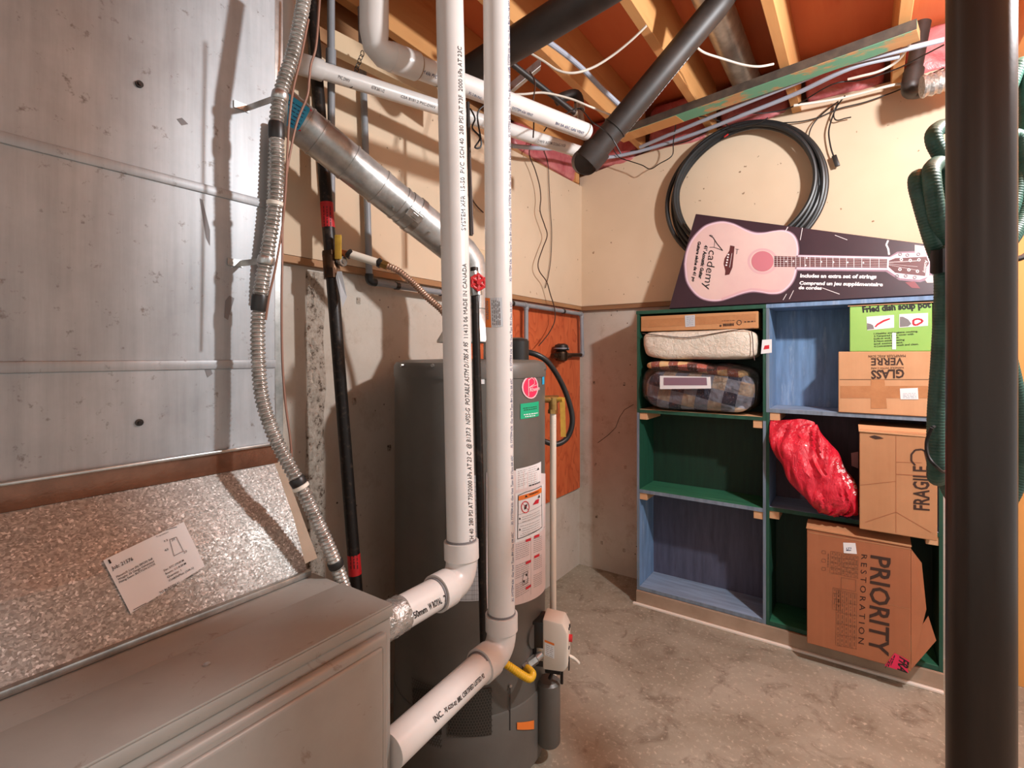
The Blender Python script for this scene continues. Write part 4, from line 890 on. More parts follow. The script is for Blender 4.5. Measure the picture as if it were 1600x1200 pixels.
S = CylS(w1, w0, 0.0245); b = BM(); text(b, S, 'PVC DWV', (528, 122), (546, 129), (529, 117), 0.01, O); text(b, S, 'ASTM 2665 1-1/2', (580, 138), (600, 145), (581, 133), 0.01, O); text(b, S, 'CSA B181.2 PVC-DWV', (626, 152), (680, 170), (627, 148), 0.01, O); text(b, S, 'DWV ASTM D2665 NSF', (840, 222), (884, 230), (841, 218), 0.01, O); add(cq, 'lettering', b, 'ink_grey', sm=0)
b = BM(); hc = at(552, 122, 1.56)
for k in range(9):
    q = at(566 - k * 2.2, 84 + k * 6, 1.58 - 0.006 * k); ax = V((0.004, 0.002, 0.011)) if k % 2 else V((0.006, -0.004, 0.010)); s_ = ax.normalized().orthogonal().normalized()
    tube(b, [q + ax.normalized() * 0.009 * math.cos(t) + s_ * 0.005 * math.sin(t) for t in [i * math.pi / 5 for i in range(10)]], 0.0013, 5, closed=True)
solo('hanger_chain', 'little dark chain hanging round the lower white pipe', 'chain', b, 'black_iron')
# beige blocking between the pipes
b = BM(); B0, B1 = at(532, 72, 1.60), at(705, 160, 1.86); d = (B1 - B0).normalized(); s_ = d.cross(UP).normalized(); obox(b, (B0 + B1) / 2, d, s_, UP, (B1 - B0).length + 0.06, 0.038, 0.060, 0.002); solo('wood_strip', 'rough beige lumber strip above the lower white pipe', 'board', b, 'block_wood', sm=0)
# big black drain
k0, k1 = at(925, 243, 1.86), at(1066, 74, 1.76); kd = (k1 - k0).normalized()
bd_ = thing('black_drain', 'fat black plastic drain pipe crossing diagonally below the joists', 'pipe', k0)
b = BM(); kx = k1 + kd * 0.13; tube(b, [k0, k1, kx] + smooth([kx + kd * 0.03, V((-0.36, kx.y + 0.03, kx.z + 0.10)), V((-0.348, kx.y + 0.035, 2.62)), V((-0.348, kx.y + 0.035, 2.722))], 4), 0.0435, 32); add(bd_, 'pipe', b, 'abs_black')
b = BM(); cyl(b, k0 - kd * 0.03, k0 + kd * 0.035, 0.052, 32); cyl(b, k0 + kd * 0.12, k0 + kd * 0.125, 0.0465, 32); tube(b, [k0 - kd * 0.015, k0 - kd * 0.03, k0 - kd * 0.035 + FWD * 0.06 + UP * 0.03, k0 + FWD * 0.16 + UP * 0.05], [0.048, 0.047, 0.045, 0.045], 28); add(bd_, 'coupling', b, 'abs_black')
S = CylS(k0, k1 + kd * .2, 0.045); b = BM()
dashes(b, S, (955, 238), (1078, 88), 0.004, 0.0008, (0.006, 0.016), 0.004); add(bd_, 'lettering', b, 'paper_grey', sm=0)
m0, m1 = at(690, 140, 1.75), at(850, 40, 1.48); md = (m1 - m0).normalized()
b = BM(); me = m1 + md * 0.20; tube(b, [m0 + md * 0.08, m1, me] + smooth([me + md * 0.04, V((-0.465, me.y - 0.01, me.z + 0.06)), V((-0.452, me.y - 0.01, me.z + 0.16)), V((-0.452, me.y - 0.01, 2.722))], 4), 0.048, 28); solo('black_duct', 'black plastic pipe high up behind the right white pipe', 'pipe', b, 'abs_black')
p0, p1 = at(785, 88, 1.78), at(899, 177, 1.98)
b = BM(); P = smooth([p0 - (p1 - p0) * 0.02, p0.lerp(p1, .5), p1], 6); tube(b, P, 0.0105, 14); ep = solo('capped_pipe', 'slim dark pipe with open pale end below the joists', 'pipe', b, 'abs_black', p1)
b = BM(); d = (p1 - p0).normalized(); cyl(b, p1 - d * 0.004, p1 + d * 0.004, 0.0115, 14); add(ep, 'end_rim', b, 'cpvc_white')
ab = thing('drain_fitting', 'small black elbow fitting between the joists and the white pipe', 'fitting', at(902, 165, 2.05))
b = BM(); tube(b, smooth([at(868, 158, 2.05), at(885, 150, 2.05), at(900, 148, 2.05), at(905, 160, 2.05), at(905, 172, 2.05)], 4), 0.020, 16); add(ab, 'elbow', b, 'abs_black')
b = BM(); cyl(b, at(905, 164, 2.05), at(905, 172, 2.05), 0.023, 14); cyl(b, at(905, 172, 2.05), at(909, 196, 2.05), 0.015, 14); add(ab, 'stub', b, 'zinc')
b = BM(); k = at(820, 120, 1.95); obox(b, k, (at(850, 100, 1.95) - at(790, 150, 1.95)).normalized(), FWD, UP, 0.16, 0.03, 0.035, 0.002); solo('steel_bracket', 'grey steel bracket between the joists above the white pipe', 'bracket', b, 'zinc', sm=0)
# galvanised duct between two joists
b = BM(); cyl(b, V((-0.455, 1.42, 2.625)), V((-0.455, YB - 0.05, 2.625)), 0.062, 32); jd = solo('joist_duct', 'shiny round galvanised duct running between two joists', 'duct', b, 'galvanised_pipe', V((-0.455, 2.4, 2.585)))
# drain drop at the right and foil duct
e0, e1 = at(1441, 40, 2.08), at(1425, 126, 2.09)
dr = thing('drop_elbow', 'dusty brown drain pipe with elbow at the top by the steel post', 'pipe', e1)
b = BM(); cyl(b, e0 + (e0 - e1) * 0.05, e1, 0.029, 24); add(dr, 'pipe', b, 'abs_black')
b = BM(); ed = (e1 - e0).normalized(); cyl(b, e1 - ed * 0.045, e1 + ed * 0.012, 0.036, 24); tube(b, smooth([e1, e1 + ed * 0.025, e1 + ed * 0.03 + RGT * 0.03 + FWD * 0.02, e1 + ed * 0.03 + RGT * 0.09 - FWD * 0.02], 5), 0.034, 24); add(dr, 'elbow', b, 'abs_black')
P = resample(smooth([at(1440, 136, 1.96), at(1452, 133, 1.95), at(1475, 126, 1.93), at(1510, 116, 1.90), at(1560, 100, 1.88)], 8), 0.006)
b = BM(); tube(b, P, [0.040 + 0.003 * math.sin(i * 1.6) for i in range(len(P))], 24); solo('foil_duct', 'crinkly black and silver flexible duct disappearing behind the steel post', 'duct', b, 'foil')

# ------------------------------------------------------------------ cables under the joists
cable('grey_conduit', 'grey plastic conduit slanting across the joist bay beside the black drain', [at(820, 45, 1.75), at(860, 68, 1.86), at(905, 103, 1.98), at(940, 138, 2.06), at(972, 168, 2.12)], 0.010, 'grey_cable', 'conduit', 10)
cable('grey_conduit', 'upper grey conduit running just below the green board', [onz(x, y, 2.464) for x, y in ((1000, 230), (1080, 196), (1160, 163), (1240, 131), (1310, 103), (1402, 80), (1475, 62))], 0.0095, 'grey_cable', 'conduit', 10)
cable('grey_conduit', 'lower grey conduit touching the top of the back wall', [at(800, 228, 2.26), at(850, 232, 2.40), at(905, 232, 2.60), onz(942, 246, 2.43), onz(1000, 236, 2.45), onz(1080, 211, 2.46), onz(1160, 180, 2.465), onz(1240, 148, 2.465), onz(1330, 106, 2.465), onz(1405, 88, 2.465)], 0.0095, 'grey_cable', 'conduit', 10)
cable('white_cable', 'white cable sagging across the orange subfloor left of the black drain', [at(830, 84, 1.80), at(850, 96, 1.80), at(872, 110, 1.80), at(896, 114, 1.80), at(925, 106, 1.80), at(955, 88, 1.78), at(985, 64, 1.74), at(1010, 40, 1.7)], 0.0042, 'white_cable')
cable('white_cable', 'loose white cable end curling in front of the joist duct', [at(1085, 70, 2.0), at(1100, 82, 1.98), at(1130, 92, 1.96), at(1160, 101, 1.95), at(1185, 104, 1.93), at(1209, 100, 1.92)], 0.0042, 'white_cable')
cable('white_cable', 'white cable strung between the right white pipe and the black drain', [at(790, 148, 1.85), at(820, 147, 1.86), at(850, 145, 1.87), at(890, 154, 1.88), at(920, 166, 1.88), at(950, 178, 1.93), at(975, 190, 1.90)], 0.0040, 'white_cable')
cable('white_cable', 'white cable bunch stapled along the back wall top near the brown elbow', [ony(1240, 165, 2.74), ony(1300, 156, 2.74), ony(1345, 146, 2.74), ony(1390, 134, 2.74), ony(1425, 128, 2.74), ony(1475, 118, 2.74)], 0.006, 'white_cable')
cable('white_cable', 'white cable curving down across the pink insulation at the right', [at(1425, 62, 1.95), at(1412, 84, 1.98), at(1396, 100, 2.0), at(1372, 112, 2.04), at(1345, 119, 2.08), at(1325, 124, 2.12)], 0.0052, 'white_cable')
def kabel(label, pts, y=2.765, r=0.0028, mat='black_cable', name='black_cable'): return cable(name, label, [ony(px, py, y) for px, py in pts], r, mat)
kabel('black cable sagging low across the corner below the black drain', ((958, 233), (968, 246), (985, 252), (1003, 258), (1016, 264), (1030, 256), (1050, 243), (1052, 222), (1056, 194)), 2.70)
kabel('black cable running along the back wall top above the coil', ((985, 236), (1040, 228), (1075, 220), (1105, 205), (1130, 190), (1160, 178), (1200, 176), (1240, 166), (1300, 132), (1345, 125), (1400, 108), (1440, 88), (1475, 70)), 2.775)
kabel('black cable drooping from the green board onto the coil', ((1092, 182), (1110, 184), (1130, 192), (1150, 200), (1185, 192), (1200, 184)), 2.67)
kabel('long black cable along the top edge of the drywall', ((1220, 192), (1250, 190), (1280, 183), (1310, 170), (1350, 160), (1385, 148), (1410, 138), (1450, 118), (1475, 106)), 2.775)
kabel('black cable with split end hanging left of the connector cable', ((1310, 158), (1285, 178), (1270, 195), (1264, 212), (1268, 224)), 2.77)
kabel('short black cable with blunt tip sticking out on the drywall', ((1310, 160), (1304, 172), (1303, 183), (1308, 188), (1320, 185), (1330, 183)), 2.77)
plug = kabel('black cable with dark connector plug hanging on the drywall', ((1320, 150), (1308, 166), (1300, 185), (1295, 205), (1297, 225), (1301, 240), (1306, 250)), 2.77, 0.0034)
b = BM(); q0, q1 = ony(1303, 243, 2.77), ony(1309, 260, 2.77); d = (q1 - q0).normalized(); obox(b, (q0 + q1) / 2, d, V((0, 1, 0)), d.cross(V((0, 1, 0))), (q1 - q0).length, 0.014, 0.020, 0.003); add(plug, 'connector', b, 'black_plastic')
def wal(label, pts, x=XL + 0.012, r=0.0030, mat='brown_cable', name='hanging_wire'): return cable(name, label, [onx(px, py, x) for px, py in pts], r, mat)
wal('thin brown wire hanging in wavy curves down to the pressure regulator', ((833, 215), (827, 240), (836, 265), (843, 290), (845, 310), (844, 330), (851, 352), (855, 368), (848, 388), (841, 410), (843, 424), (854, 440), (860, 460), (866, 480), (867, 500), (858, 520), (842, 540)), XL + 0.045)
wal('straight pair of thin wires hanging right of the wavy wire', ((850, 235), (856, 255), (858, 290), (860, 330), (862, 360), (861, 400), (857, 430), (852, 450)), XL + 0.010, 0.0022)
wal('brown wire knotted below the white pipe between the two vent pipes', ((733, 300), (737, 310), (745, 322), (755, 332)), XL + 0.012, 0.003)
cable('black_cable', 'black cable loop in front of the upper white pipe', [at(828, 112, 1.75), at(836, 130, 1.72), at(833, 160, 1.70), at(834, 192, 1.72), at(833, 215, 1.76)], 0.0026, 'brown_cable')
cable('black_cable', 'black cable under the capped pipe reaching to the black drain', [at(850, 205, 1.80), at(862, 190, 1.82), at(880, 180, 1.86), at(905, 170, 1.9), at(925, 190, 1.78), at(940, 200, 1.73), at(956, 216, 1.70), at(970, 240, 1.72)], 0.0024, 'black_cable')
cable('wire_tangle', 'tangle of thin stripped wires between the vent pipes', [at(735, 170, 1.7), at(742, 185, 1.68), at(738, 200, 1.7), at(750, 215, 1.72), at(742, 230, 1.7), at(752, 226, 1.71), at(746, 180, 1.69), at(756, 165, 1.7)], 0.003, 'black_cable')
cable('wire_tangle', 'loose wire ends curling above the beige lumber strip', [at(655, 140, 1.80), at(650, 150, 1.80), at(660, 135, 1.82), at(668, 150, 1.8), at(664, 160, 1.8), at(675, 138, 1.81), at(670, 146, 1.8)], 0.0022, 'white_cable')

# ------------------------------------------------------------------ coil of black poly pipe on the wall
cw = V((-0.490, 2.745, 2.098)); coil = thing('pipe_coil', 'coiled black plastic pipe hanging on the back drywall', 'coil', cw)
for k in range(7):
    R = 0.362 - 0.011 * (k % 4) - 0.004 * k; off = V((random.uniform(-0.012, 0.012), -0.018 * (k // 3) + 0.004 * (k % 3), random.uniform(-0.012, 0.012) - (0.372 - R) * -0.6)); ph = random.uniform(0, 6)
    P = [cw + off + V(((R + 0.006 * math.sin(2 * t + ph)) * math.cos(t), 0.008 * math.sin(3 * t + ph), (R + 0.006 * math.sin(2 * t + ph)) * math.sin(t) * 0.985)) for t in [2 * math.pi * i / 90 for i in range(90)]]
    b = BM(); tube(b, P, 0.0115, 10, closed=True); add(coil, 'loop', b, 'black_rubber')
b = BM(); h = ony(1138, 222, 2.8); tube(b, smooth([h + V((0, -0.006, 0.05)), h + V((0, -0.03, 0.03)), h + V((0, -0.09, -0.005)), h + V((0.02, -0.10, 0.0))], 5), 0.004, 8); add(coil, 'hook', b, 'red_plastic', 'pinkish wall hook')

# ------------------------------------------------------------------ bookshelf of painted boards
BX0, BXM, BX1, BF, BB = -0.972, -0.358, 0.262, 2.562, 2.792
bs = thing('bookshelf', 'six-compartment wooden shelf unit painted in worn blue and green', 'bookshelf', ((BX0 + BX1) / 2, (BF + BB) / 2, 0))
tk = 0.018
LZ = [0.090, 0.600, 1.020]; RZ = [0.090, 0.612, 1.060]; TL, TR = 1.536, 1.536
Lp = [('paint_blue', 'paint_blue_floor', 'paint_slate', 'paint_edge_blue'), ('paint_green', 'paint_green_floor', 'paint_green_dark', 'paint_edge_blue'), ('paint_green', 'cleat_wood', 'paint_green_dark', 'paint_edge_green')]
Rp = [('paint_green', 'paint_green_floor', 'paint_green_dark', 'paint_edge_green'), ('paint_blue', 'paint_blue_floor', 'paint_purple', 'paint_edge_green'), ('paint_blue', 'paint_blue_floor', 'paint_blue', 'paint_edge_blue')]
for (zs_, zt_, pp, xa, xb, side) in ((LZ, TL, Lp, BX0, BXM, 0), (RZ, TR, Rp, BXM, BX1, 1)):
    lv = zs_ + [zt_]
    for i in range(3):
        ps, pf, pb, pe = pp[i]; zl, zh = lv[i] - tk, lv[i + 1] - tk
        zl0 = zl if i else 0.0
        add(bs, 'side_panel', box(BM(), xa + 0.0005, xa + 0.013, BF, BB, zl0, zh - 0.0005, 0.001, 1), ps, sm=0)
        add(bs, 'side_panel', box(BM(), xb - 0.013, xb - 0.0005, BF, BB, zl0, zh - 0.0005, 0.001, 1), ps if side else Rp[i][0] if False else ps, sm=0)
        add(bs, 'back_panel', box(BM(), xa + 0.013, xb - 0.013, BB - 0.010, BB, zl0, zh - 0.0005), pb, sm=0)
        add(bs, 'shelf_board', box(BM(), xa + 0.0135, xb - 0.0135, BF + 0.001, BB - 0.0105, zl, lv[i], 0.001, 1), pf, sm=0)
        add(bs, 'edge_strip', box(BM(), xa + 0.0135, xb - 0.0135, BF - 0.002, BF + 0.001, zl, lv[i] - 0.001), pe, 'worn front edge', sm=0)
        add(bs, 'edge_strip', box(BM(), (xa if not side else xa) + 0.0005, xa + 0.013, BF - 0.002, BF, zl0, zh - 0.0005), pe, 'worn front edge', sm=0)
        add(bs, 'edge_strip', box(BM(), xb - 0.013, xb - 0.0005, BF - 0.002, BF, zl0, zh - 0.0005), pe, 'worn front edge', sm=0)
    add(bs, 'top_board', box(BM(), xa - (0 if side else 0.004), xb + (0.004 if side else 0), BF - 0.003, BB, zt_ - tk, zt_, 0.001, 1), 'paint_blue' if side else 'paint_edge_green', sm=0)
for (x, z) in ((BXM - 0.035, LZ[2]), (BXM + 0.035, RZ[2]), (BXM - 0.033, LZ[1]), (BXM + 0.033, RZ[1]), (BX0 + 0.033, LZ[1]), (BX0 + 0.033, LZ[2]), (BX1 - 0.033, RZ[1])):
    w = 0.020; add(bs, 'cleat', box(BM(), x - w, x + w, BF + 0.003, BB - 0.012, z - tk - 0.036, z - tk - 0.0005, 0.001, 1), 'cleat_wood', 'bare wooden cleat under the shelf', sm=0)
add(bs, 'kickboard', box(BM(), BX0 + 0.001, BX1 - 0.001, BF - 0.016, BF - 0.0025, 0.0, LZ[0] - tk - 0.001, 0.001, 1), 'kick_board', 'bare beige kickboard', sm=0)
add(bs, 'base_strip', box(BM(), BX0 - 0.012, BX1 - 0.001, BF - 0.032, BF - 0.0165, 0.0, 0.011, 0.002, 1), 'white_strip', 'white strip along the floor')
b = BM(); S = PlaneS((0, BF - 0.0022, 1), (1, BF - 0.0022, 1), (0, BF - 0.0022, 2)); poly(b, S, [(1189, 553), (1206, 551), (1206, 530), (1191, 531)], 0.001); st = add(bs, 'price_tag', b, 'paper_white', 'small white tag on the divider', sm=0)
b = BM(); poly(b, S, [(1193, 546), (1202, 545), (1202, 539), (1195, 540)], 0.0016); add(st, 'red_print', b, 'ink_red', sm=0)

# ---- things in and on the shelf
def carton(name, label, x0, x1, y0, y1, z0, z1, mat, cat='box', bev=0.003):
    t = thing(name, label, cat, ((x0 + x1) / 2, (y0 + y1) / 2, z0)); add(t, 'carton', box(BM(), x0, x1, y0, y1, z0, z1, bev), mat, sm=0)
    return t, PlaneS((x0, y0 - 0.0003, z0), (x1, y0 - 0.0003, z0), (x0, y0 - 0.0003, z1))
t, S = carton('flat_box', 'long flat brown cardboard box under the shelf top, lying on white bedding', -0.953, -0.392, BF + 0.004, BB - 0.02, 1.428, 1.507, 'cardboard_flat')
b = BM(); patch(b, S, (1003, 512), (1181, 503), (1181, 490), (1003, 500), 0.0006, 1); add(t, 'packing_tape', b, 'packing_tape', 'brown tape strip', sm=0)
b = BM(); poly(b, S, [(1071, 511), (1086, 510), (1086, 492), (1070, 493)], 0.0014); pt_ = add(t, 'shipping_label', b, 'paper_grey', sm=0)
b = BM(); [dashes(b, S, (1073, 496 + i * 3), (1084, 495 + i * 3), 0.0014, 0.002) for i in range(5)]; add(pt_, 'fine_print', b, 'ink_blue', sm=0)
b = BM(); dashes(b, S, (1130, 508), (1147, 507), 0.012, 0.0014, (0.002, 0.006), 0.002); blob(b, S, (1155, 504), 4, 4, 0.0014, 16, 0.75); dashes(b, S, (1128, 501.5), (1148, 500.5), 0.002, 0.0014); dashes(b, S, (1163, 503), (1180, 502), 0.005, 0.0014, (0.004, 0.012), 0.005); blob(b, S, (1126, 509), 1.6, 1.6, 0.0014); add(t, 'lettering', b, 'ink_brown', sm=0)
# white quilt in its bag
qb = thing('bagged_quilt', 'white quilt folded in a clear bag below the flat cardboard box', 'bedding', (-0.67, 2.66, 1.285))
def flat(z0, zt): 
    def f(p, d):
        if p.z < z0: p.z = z0 + (z0 - p.z) * 0.02
        if p.z > zt: p.z = zt
        return p
    return f
b = BM(); pillow(b, (-0.667, 2.648, 1.354), (0.268, 0.112, 0.072), (0.35, 0.28), 72, 28, 0.010, 7, 2, flat(1.2825, 1.426)); add(qb, 'quilt', b, 'quilt_white')
b = BM(); tube(b, smooth([ony(x, y, BF - 0.030) for x, y in ((1004, 521), (1030, 524), (1060, 527), (1078, 527), (1105, 523), (1140, 517), (1178, 513))], 5), 0.0022, 6); tube(b, smooth([ony(x, y, BF - 0.028) for x, y in ((1174, 517), (1176, 530), (1177, 550), (1179, 563))], 5), 0.0022, 6); add(qb, 'piping', b, 'brown_cable', 'dark piping')
# plaid comforter
pc = thing('bagged_comforter', 'blue plaid comforter with red plaid fold in a crinkled clear plastic bag', 'bedding', (-0.67, 2.66, 1.021))
b = BM(); pillow(b, (-0.667, 2.640, 1.128), (0.258, 0.104, 0.100), (0.55, 0.30), 72, 30, 0.016, 6, 5, flat(1.028, 1.24)); add(pc, 'comforter', b, 'plaid_blue')
def slope(p, d): p.z -= max(0, (p.x + 0.72)) * 0.16; return p
b = BM(); pillow(b, (-0.685, 2.640, 1.250), (0.240, 0.104, 0.026), (0.6, 0.30), 64, 18, 0.008, 8, 9, slope); add(pc, 'red_layer', b, 'plaid_red', 'red and cream plaid layer')
b = BM(); pillow(b, (-0.666, 2.642, 1.145), (0.276, 0.120, 0.120), (0.5, 0.28), 96, 40, 0.012, 11, 1, flat(1.0215, 1.279))
for v in b.verts: v.co += v.co.normalized() * 0
add(pc, 'plastic_bag', b, 'clear_plastic', 'clear glossy plastic bag')
S = PlaneS((0, BF - 0.060, 1), (1, BF - 0.060, 1), (0, BF - 0.060, 2))
b = BM(); prism(b, [S.pt(*S.uv(p), 0) for p in ((1031, 608), (1111, 607), (1110, 589), (1031, 587))], (0, 0.002, 0)); hl = add(pc, 'header_card', b, 'paper_white', 'white card with lilac window', sm=0)
b = BM(); poly(b, S, [(1037, 602), (1105, 602), (1104, 590), (1037, 590)], 0.001); add(hl, 'card_window', b, 'print_glow_dim', sm=0)
# green pan box on the glass box
t, S = carton('pan_box', 'bright green cookware box on top of the brown glassware box', -0.040, 0.228, BF - 0.006, BB - 0.02, 1.318, 1.508, 'box_green')
b = BM(); text(b, S, 'Fried dish soup pot', (1348, 488), (1455, 480), (1347, 479), 0.045, 0.001); 
for i, s in enumerate(('1.Healthy and hygiene cooking.', '2.Tempered glass cover with', '   built-in wok knob.', '3.Non-stick coating', '   and convenient.', '4.Convenient to wash and clean.')):
    w = (69, 62, 40, 48, 46, 70)[i]; y = 522.5 + i * 4.0; text(b, S, s, (1365.5, y), (1365.5 + w, y - w * 0.055), (1365.5, y - 2.5), 0.015, 0.001)
add(t, 'lettering', b, 'ink_black', sm=0)
b = BM(); poly(b, S, [(1355, 516), (1397, 512), (1397, 492), (1354, 495)], 0.0008); poly(b, S, [(1405, 512), (1450, 509), (1450, 489), (1405, 491)], 0.0008); pw = add(t, 'picture_panel', b, 'paper_white', sm=0)
b = BM(); poly(b, S, [(1355, 515), (1366, 514), (1364, 508), (1360, 506), (1355, 505)], 0.0014); poly(b, S, [(1406, 511), (1419, 510), (1424, 506), (1419, 499), (1411, 495), (1406, 495)], 0.0014); add(pw, 'pan_print', b, 'ink_grey', sm=0)
b = BM(); poly(b, S, [(1366, 511), (1370, 506), (1380, 500), (1390, 497), (1391, 499), (1381, 503), (1372, 508), (1369, 511)], 0.0014); line(b, S, [(1427, 507), (1427, 500), (1434, 498), (1441, 500), (1441, 503), (1432, 508)], 0.007, 0.0014, True); add(pw, 'handle_print', b, 'ink_red', sm=0)
b = BM(); prism(b, [V((-0.046, BF - 0.010, 1.508)), V((0.232, BF - 0.012, 1.508)), V((0.232, BF + 0.05, 1.512)), V((-0.03, BF + 0.05, 1.512))], (0, 0, 0.003)); add(t, 'top_flap', b, 'cardboard_pale', sm=0)
b = BM(); patch(b, S, (1394, 546), (1400, 546), (1400, 520), (1394, 520), 0.0016, 1); add(t, 'clear_tape', b, 'paper_white', sm=0)
# glass box (printed upside down)
t, S = carton('glassware_box', 'brown cardboard box with upside-down lettering under the green box', -0.080, 0.230, BF - 0.010, BB - 0.02, 1.061, 1.3175, 'cardboard_pale')
b = BM(); text(b, S, 'GLASS', (1413, 577), (1361, 579), (1413, 590), 0.03, 0.001); text(b, S, 'VERRE', (1412, 559), (1361, 560), (1412, 570), 0.02, 0.001); text(b, S, 'HANDLE WITH CARE', (1412, 573), (1361, 574), (1412, 576), 0, 0.001); text(b, S, 'MANIPULER AVEC SOIN', (1415, 554), (1357, 555), (1415, 558), 0.0, 0.001)
add(t, 'lettering', b, 'ink_brown', sm=0)
b = BM(); line(b, S, [(1312, 593), (1452, 593)], 0.002, 0.0006); add(t, 'flap_seam', b, 'ink_brown', sm=0)
b = BM(); patch(b, S, (1313, 622), (1450, 622), (1450, 603), (1313, 603), 0.0008, 1); patch(b, S, (1361, 638), (1386, 638), (1382, 593), (1361, 593), 0.0012, 1); add(t, 'packing_tape', b, 'packing_tape', sm=0)
b = BM(); poly(b, S, [(1407, 624), (1435, 624), (1434, 606), (1406, 607)], 0.0018); lb = add(t, 'address_label', b, 'paper_white', sm=0)
b = BM(); [dashes(b, S, (1411, 615 + i * 2.2), (1432, 614.5 + i * 2.4), 0.001, 0.0024) for i in range(4)]; add(lb, 'fine_print', b, 'ink_blue', sm=0)
# red plastic bag
rb = thing('red_plastic_bag', 'crumpled glossy red plastic shopping bag leaning on the shelf divider', 'bag', (-0.10, 2.62, RZ[1]))
C = [at(1236, 660, 2.26), at(1238, 674, 2.25), at(1252, 700, 2.21), at(1274, 735, 2.16), at(1297, 768, 2.12), at(1312, 790, 2.10), at(1316, 801, 2.10)]
Wd = [0.088, 0.098, 0.104, 0.106, 0.102, 0.078, 0.045]; Th = [0.010, 0.024, 0.046, 0.058, 0.060, 0.045, 0.02]
P = smooth(C, 9); b = BM(); rows = []; n = 60
for i, p in enumerate(P):
    f = i / 9; j = min(int(f), 5); g_ = f - j; w = Wd[j] * (1 - g_) + Wd[j + 1] * g_; th = Th[j] * (1 - g_) + Th[j + 1] * g_
    tdir = (P[min(i + 1, len(P) - 1)] - P[max(i - 1, 0)]).normalized(); wdir = V((1, 0, 0)); wdir = (wdir - tdir * wdir.dot(tdir)).normalized(); ndir = tdir.cross(wdir).normalized(); row = []
    for k in range(n):
        a = 2 * math.pi * k / n; q = p + wdir * math.copysign(abs(math.cos(a)) ** 0.75, math.cos(a)) * w + ndir * math.copysign(abs(math.sin(a)) ** 0.8, math.sin(a)) * th
        s = (q - p).dot(wdir) * 30 + f * 1.3
        q += ndir * math.copysign(1, math.sin(a)) * ((0.5 - abs(noise.noise(V((s, f * 0.5, 3.0))))) * 0.030 + noise.noise(V((s * 2.2, f * 1.4, 7.0))) * 0.010) * (0.35 + min(1, f / 2)) + wdir * noise.noise(q * 14) * 0.012
        q.z += max(0.0, 1 - f) * (0.022 * abs(math.sin((q - p).dot(wdir) * 21 + 0.9)) - 0.008); q.z = max(q.z, RZ[1] + 0.001); q.x = min(max(q.x, BXM + 0.016), -0.010); q.y = min(q.y, BB - 0.014)
        row.append(b.verts.new(q))
    rows.append(row)
for A, B in zip(rows, rows[1:]):
    for k in range(n): b.faces.new((A[k], A[(k + 1) % n], B[(k + 1) % n], B[k]))
b.faces.new(list(reversed(rows[0]))); b.faces.new(rows[-1]); b.verts.ensure_lookup_table()
for f_ in b.faces:
    c = proj(f_.calc_center_median())
    if (c.x - 1316) * 0.83 + (c.y - 745) * -0.56 > 0 and 722 < c.y < 772: f_.material_index = 1
add(rb, 'bag_body', b, ['red_bag', 'bag_rings'], sm=50)
b = BM(); prism(b, [at(1330, 708, 2.20), at(1341, 706, 2.20), at(1341, 732, 2.20), at(1331, 728, 2.20)], FWD * 0.002); solo('pink_paper', 'scrap of pink paper tucked behind the fragile box', 'paper', b, 'print_pink', sm=0)
# fragile box
t, S = carton('fragile_box', 'crushed brown cardboard box marked fragile sticking out of the middle shelf', -0.006, 0.232, 2.432, BB - 0.02, RZ[1] + 0.001, 1.008, 'cardboard')
b = BM(); text(b, S, 'FRAGILE', (1452, 798), (1451, 729), (1428, 796), 0.02, 0.001)
line(b, S, [(1430, 727), (1424, 720), (1424, 710), (1430, 703), (1440, 702), (1448, 706), (1449, 712)], 0.006, 0.001); line(b, S, [(1449, 724), (1444, 704)], 0.003, 0.001)
add(t, 'lettering', b, 'ink_brown', sm=0)
b = BM(); line(b, S, [(1400, 680), (1400, 832)], 0.0015, 0.0006); line(b, S, [(1400, 741), (1462, 744)], 0.003, 0.0006); line(b, S, [(1344, 758), (1400, 752)], 0.0015, 0.0006); line(b, S, [(1400, 722), (1440, 723)], 0.0015, 0.0006); line(b, S, [(1352, 816), (1400, 800), (1455, 832)], 0.002, 0.0006); add(t, 'crease', b, 'cardboard_red', sm=0)
b = BM(); prism(b, [V((-0.008, 2.426, 1.000)), V((0.232, 2.430, 0.996)), V((0.234, 2.50, 1.012)), V((-0.010, 2.50, 1.016))], (0, 0, 0.004)); add(t, 'top_flap', b, 'cardboard_pale', sm=0)
b = BM(); poly(b, S, [(1358, 682), (1366, 680), (1374, 682), (1381, 685), (1368, 686)], 0.0016); add(t, 'torn_slit', b, 'ink_brown', sm=0)
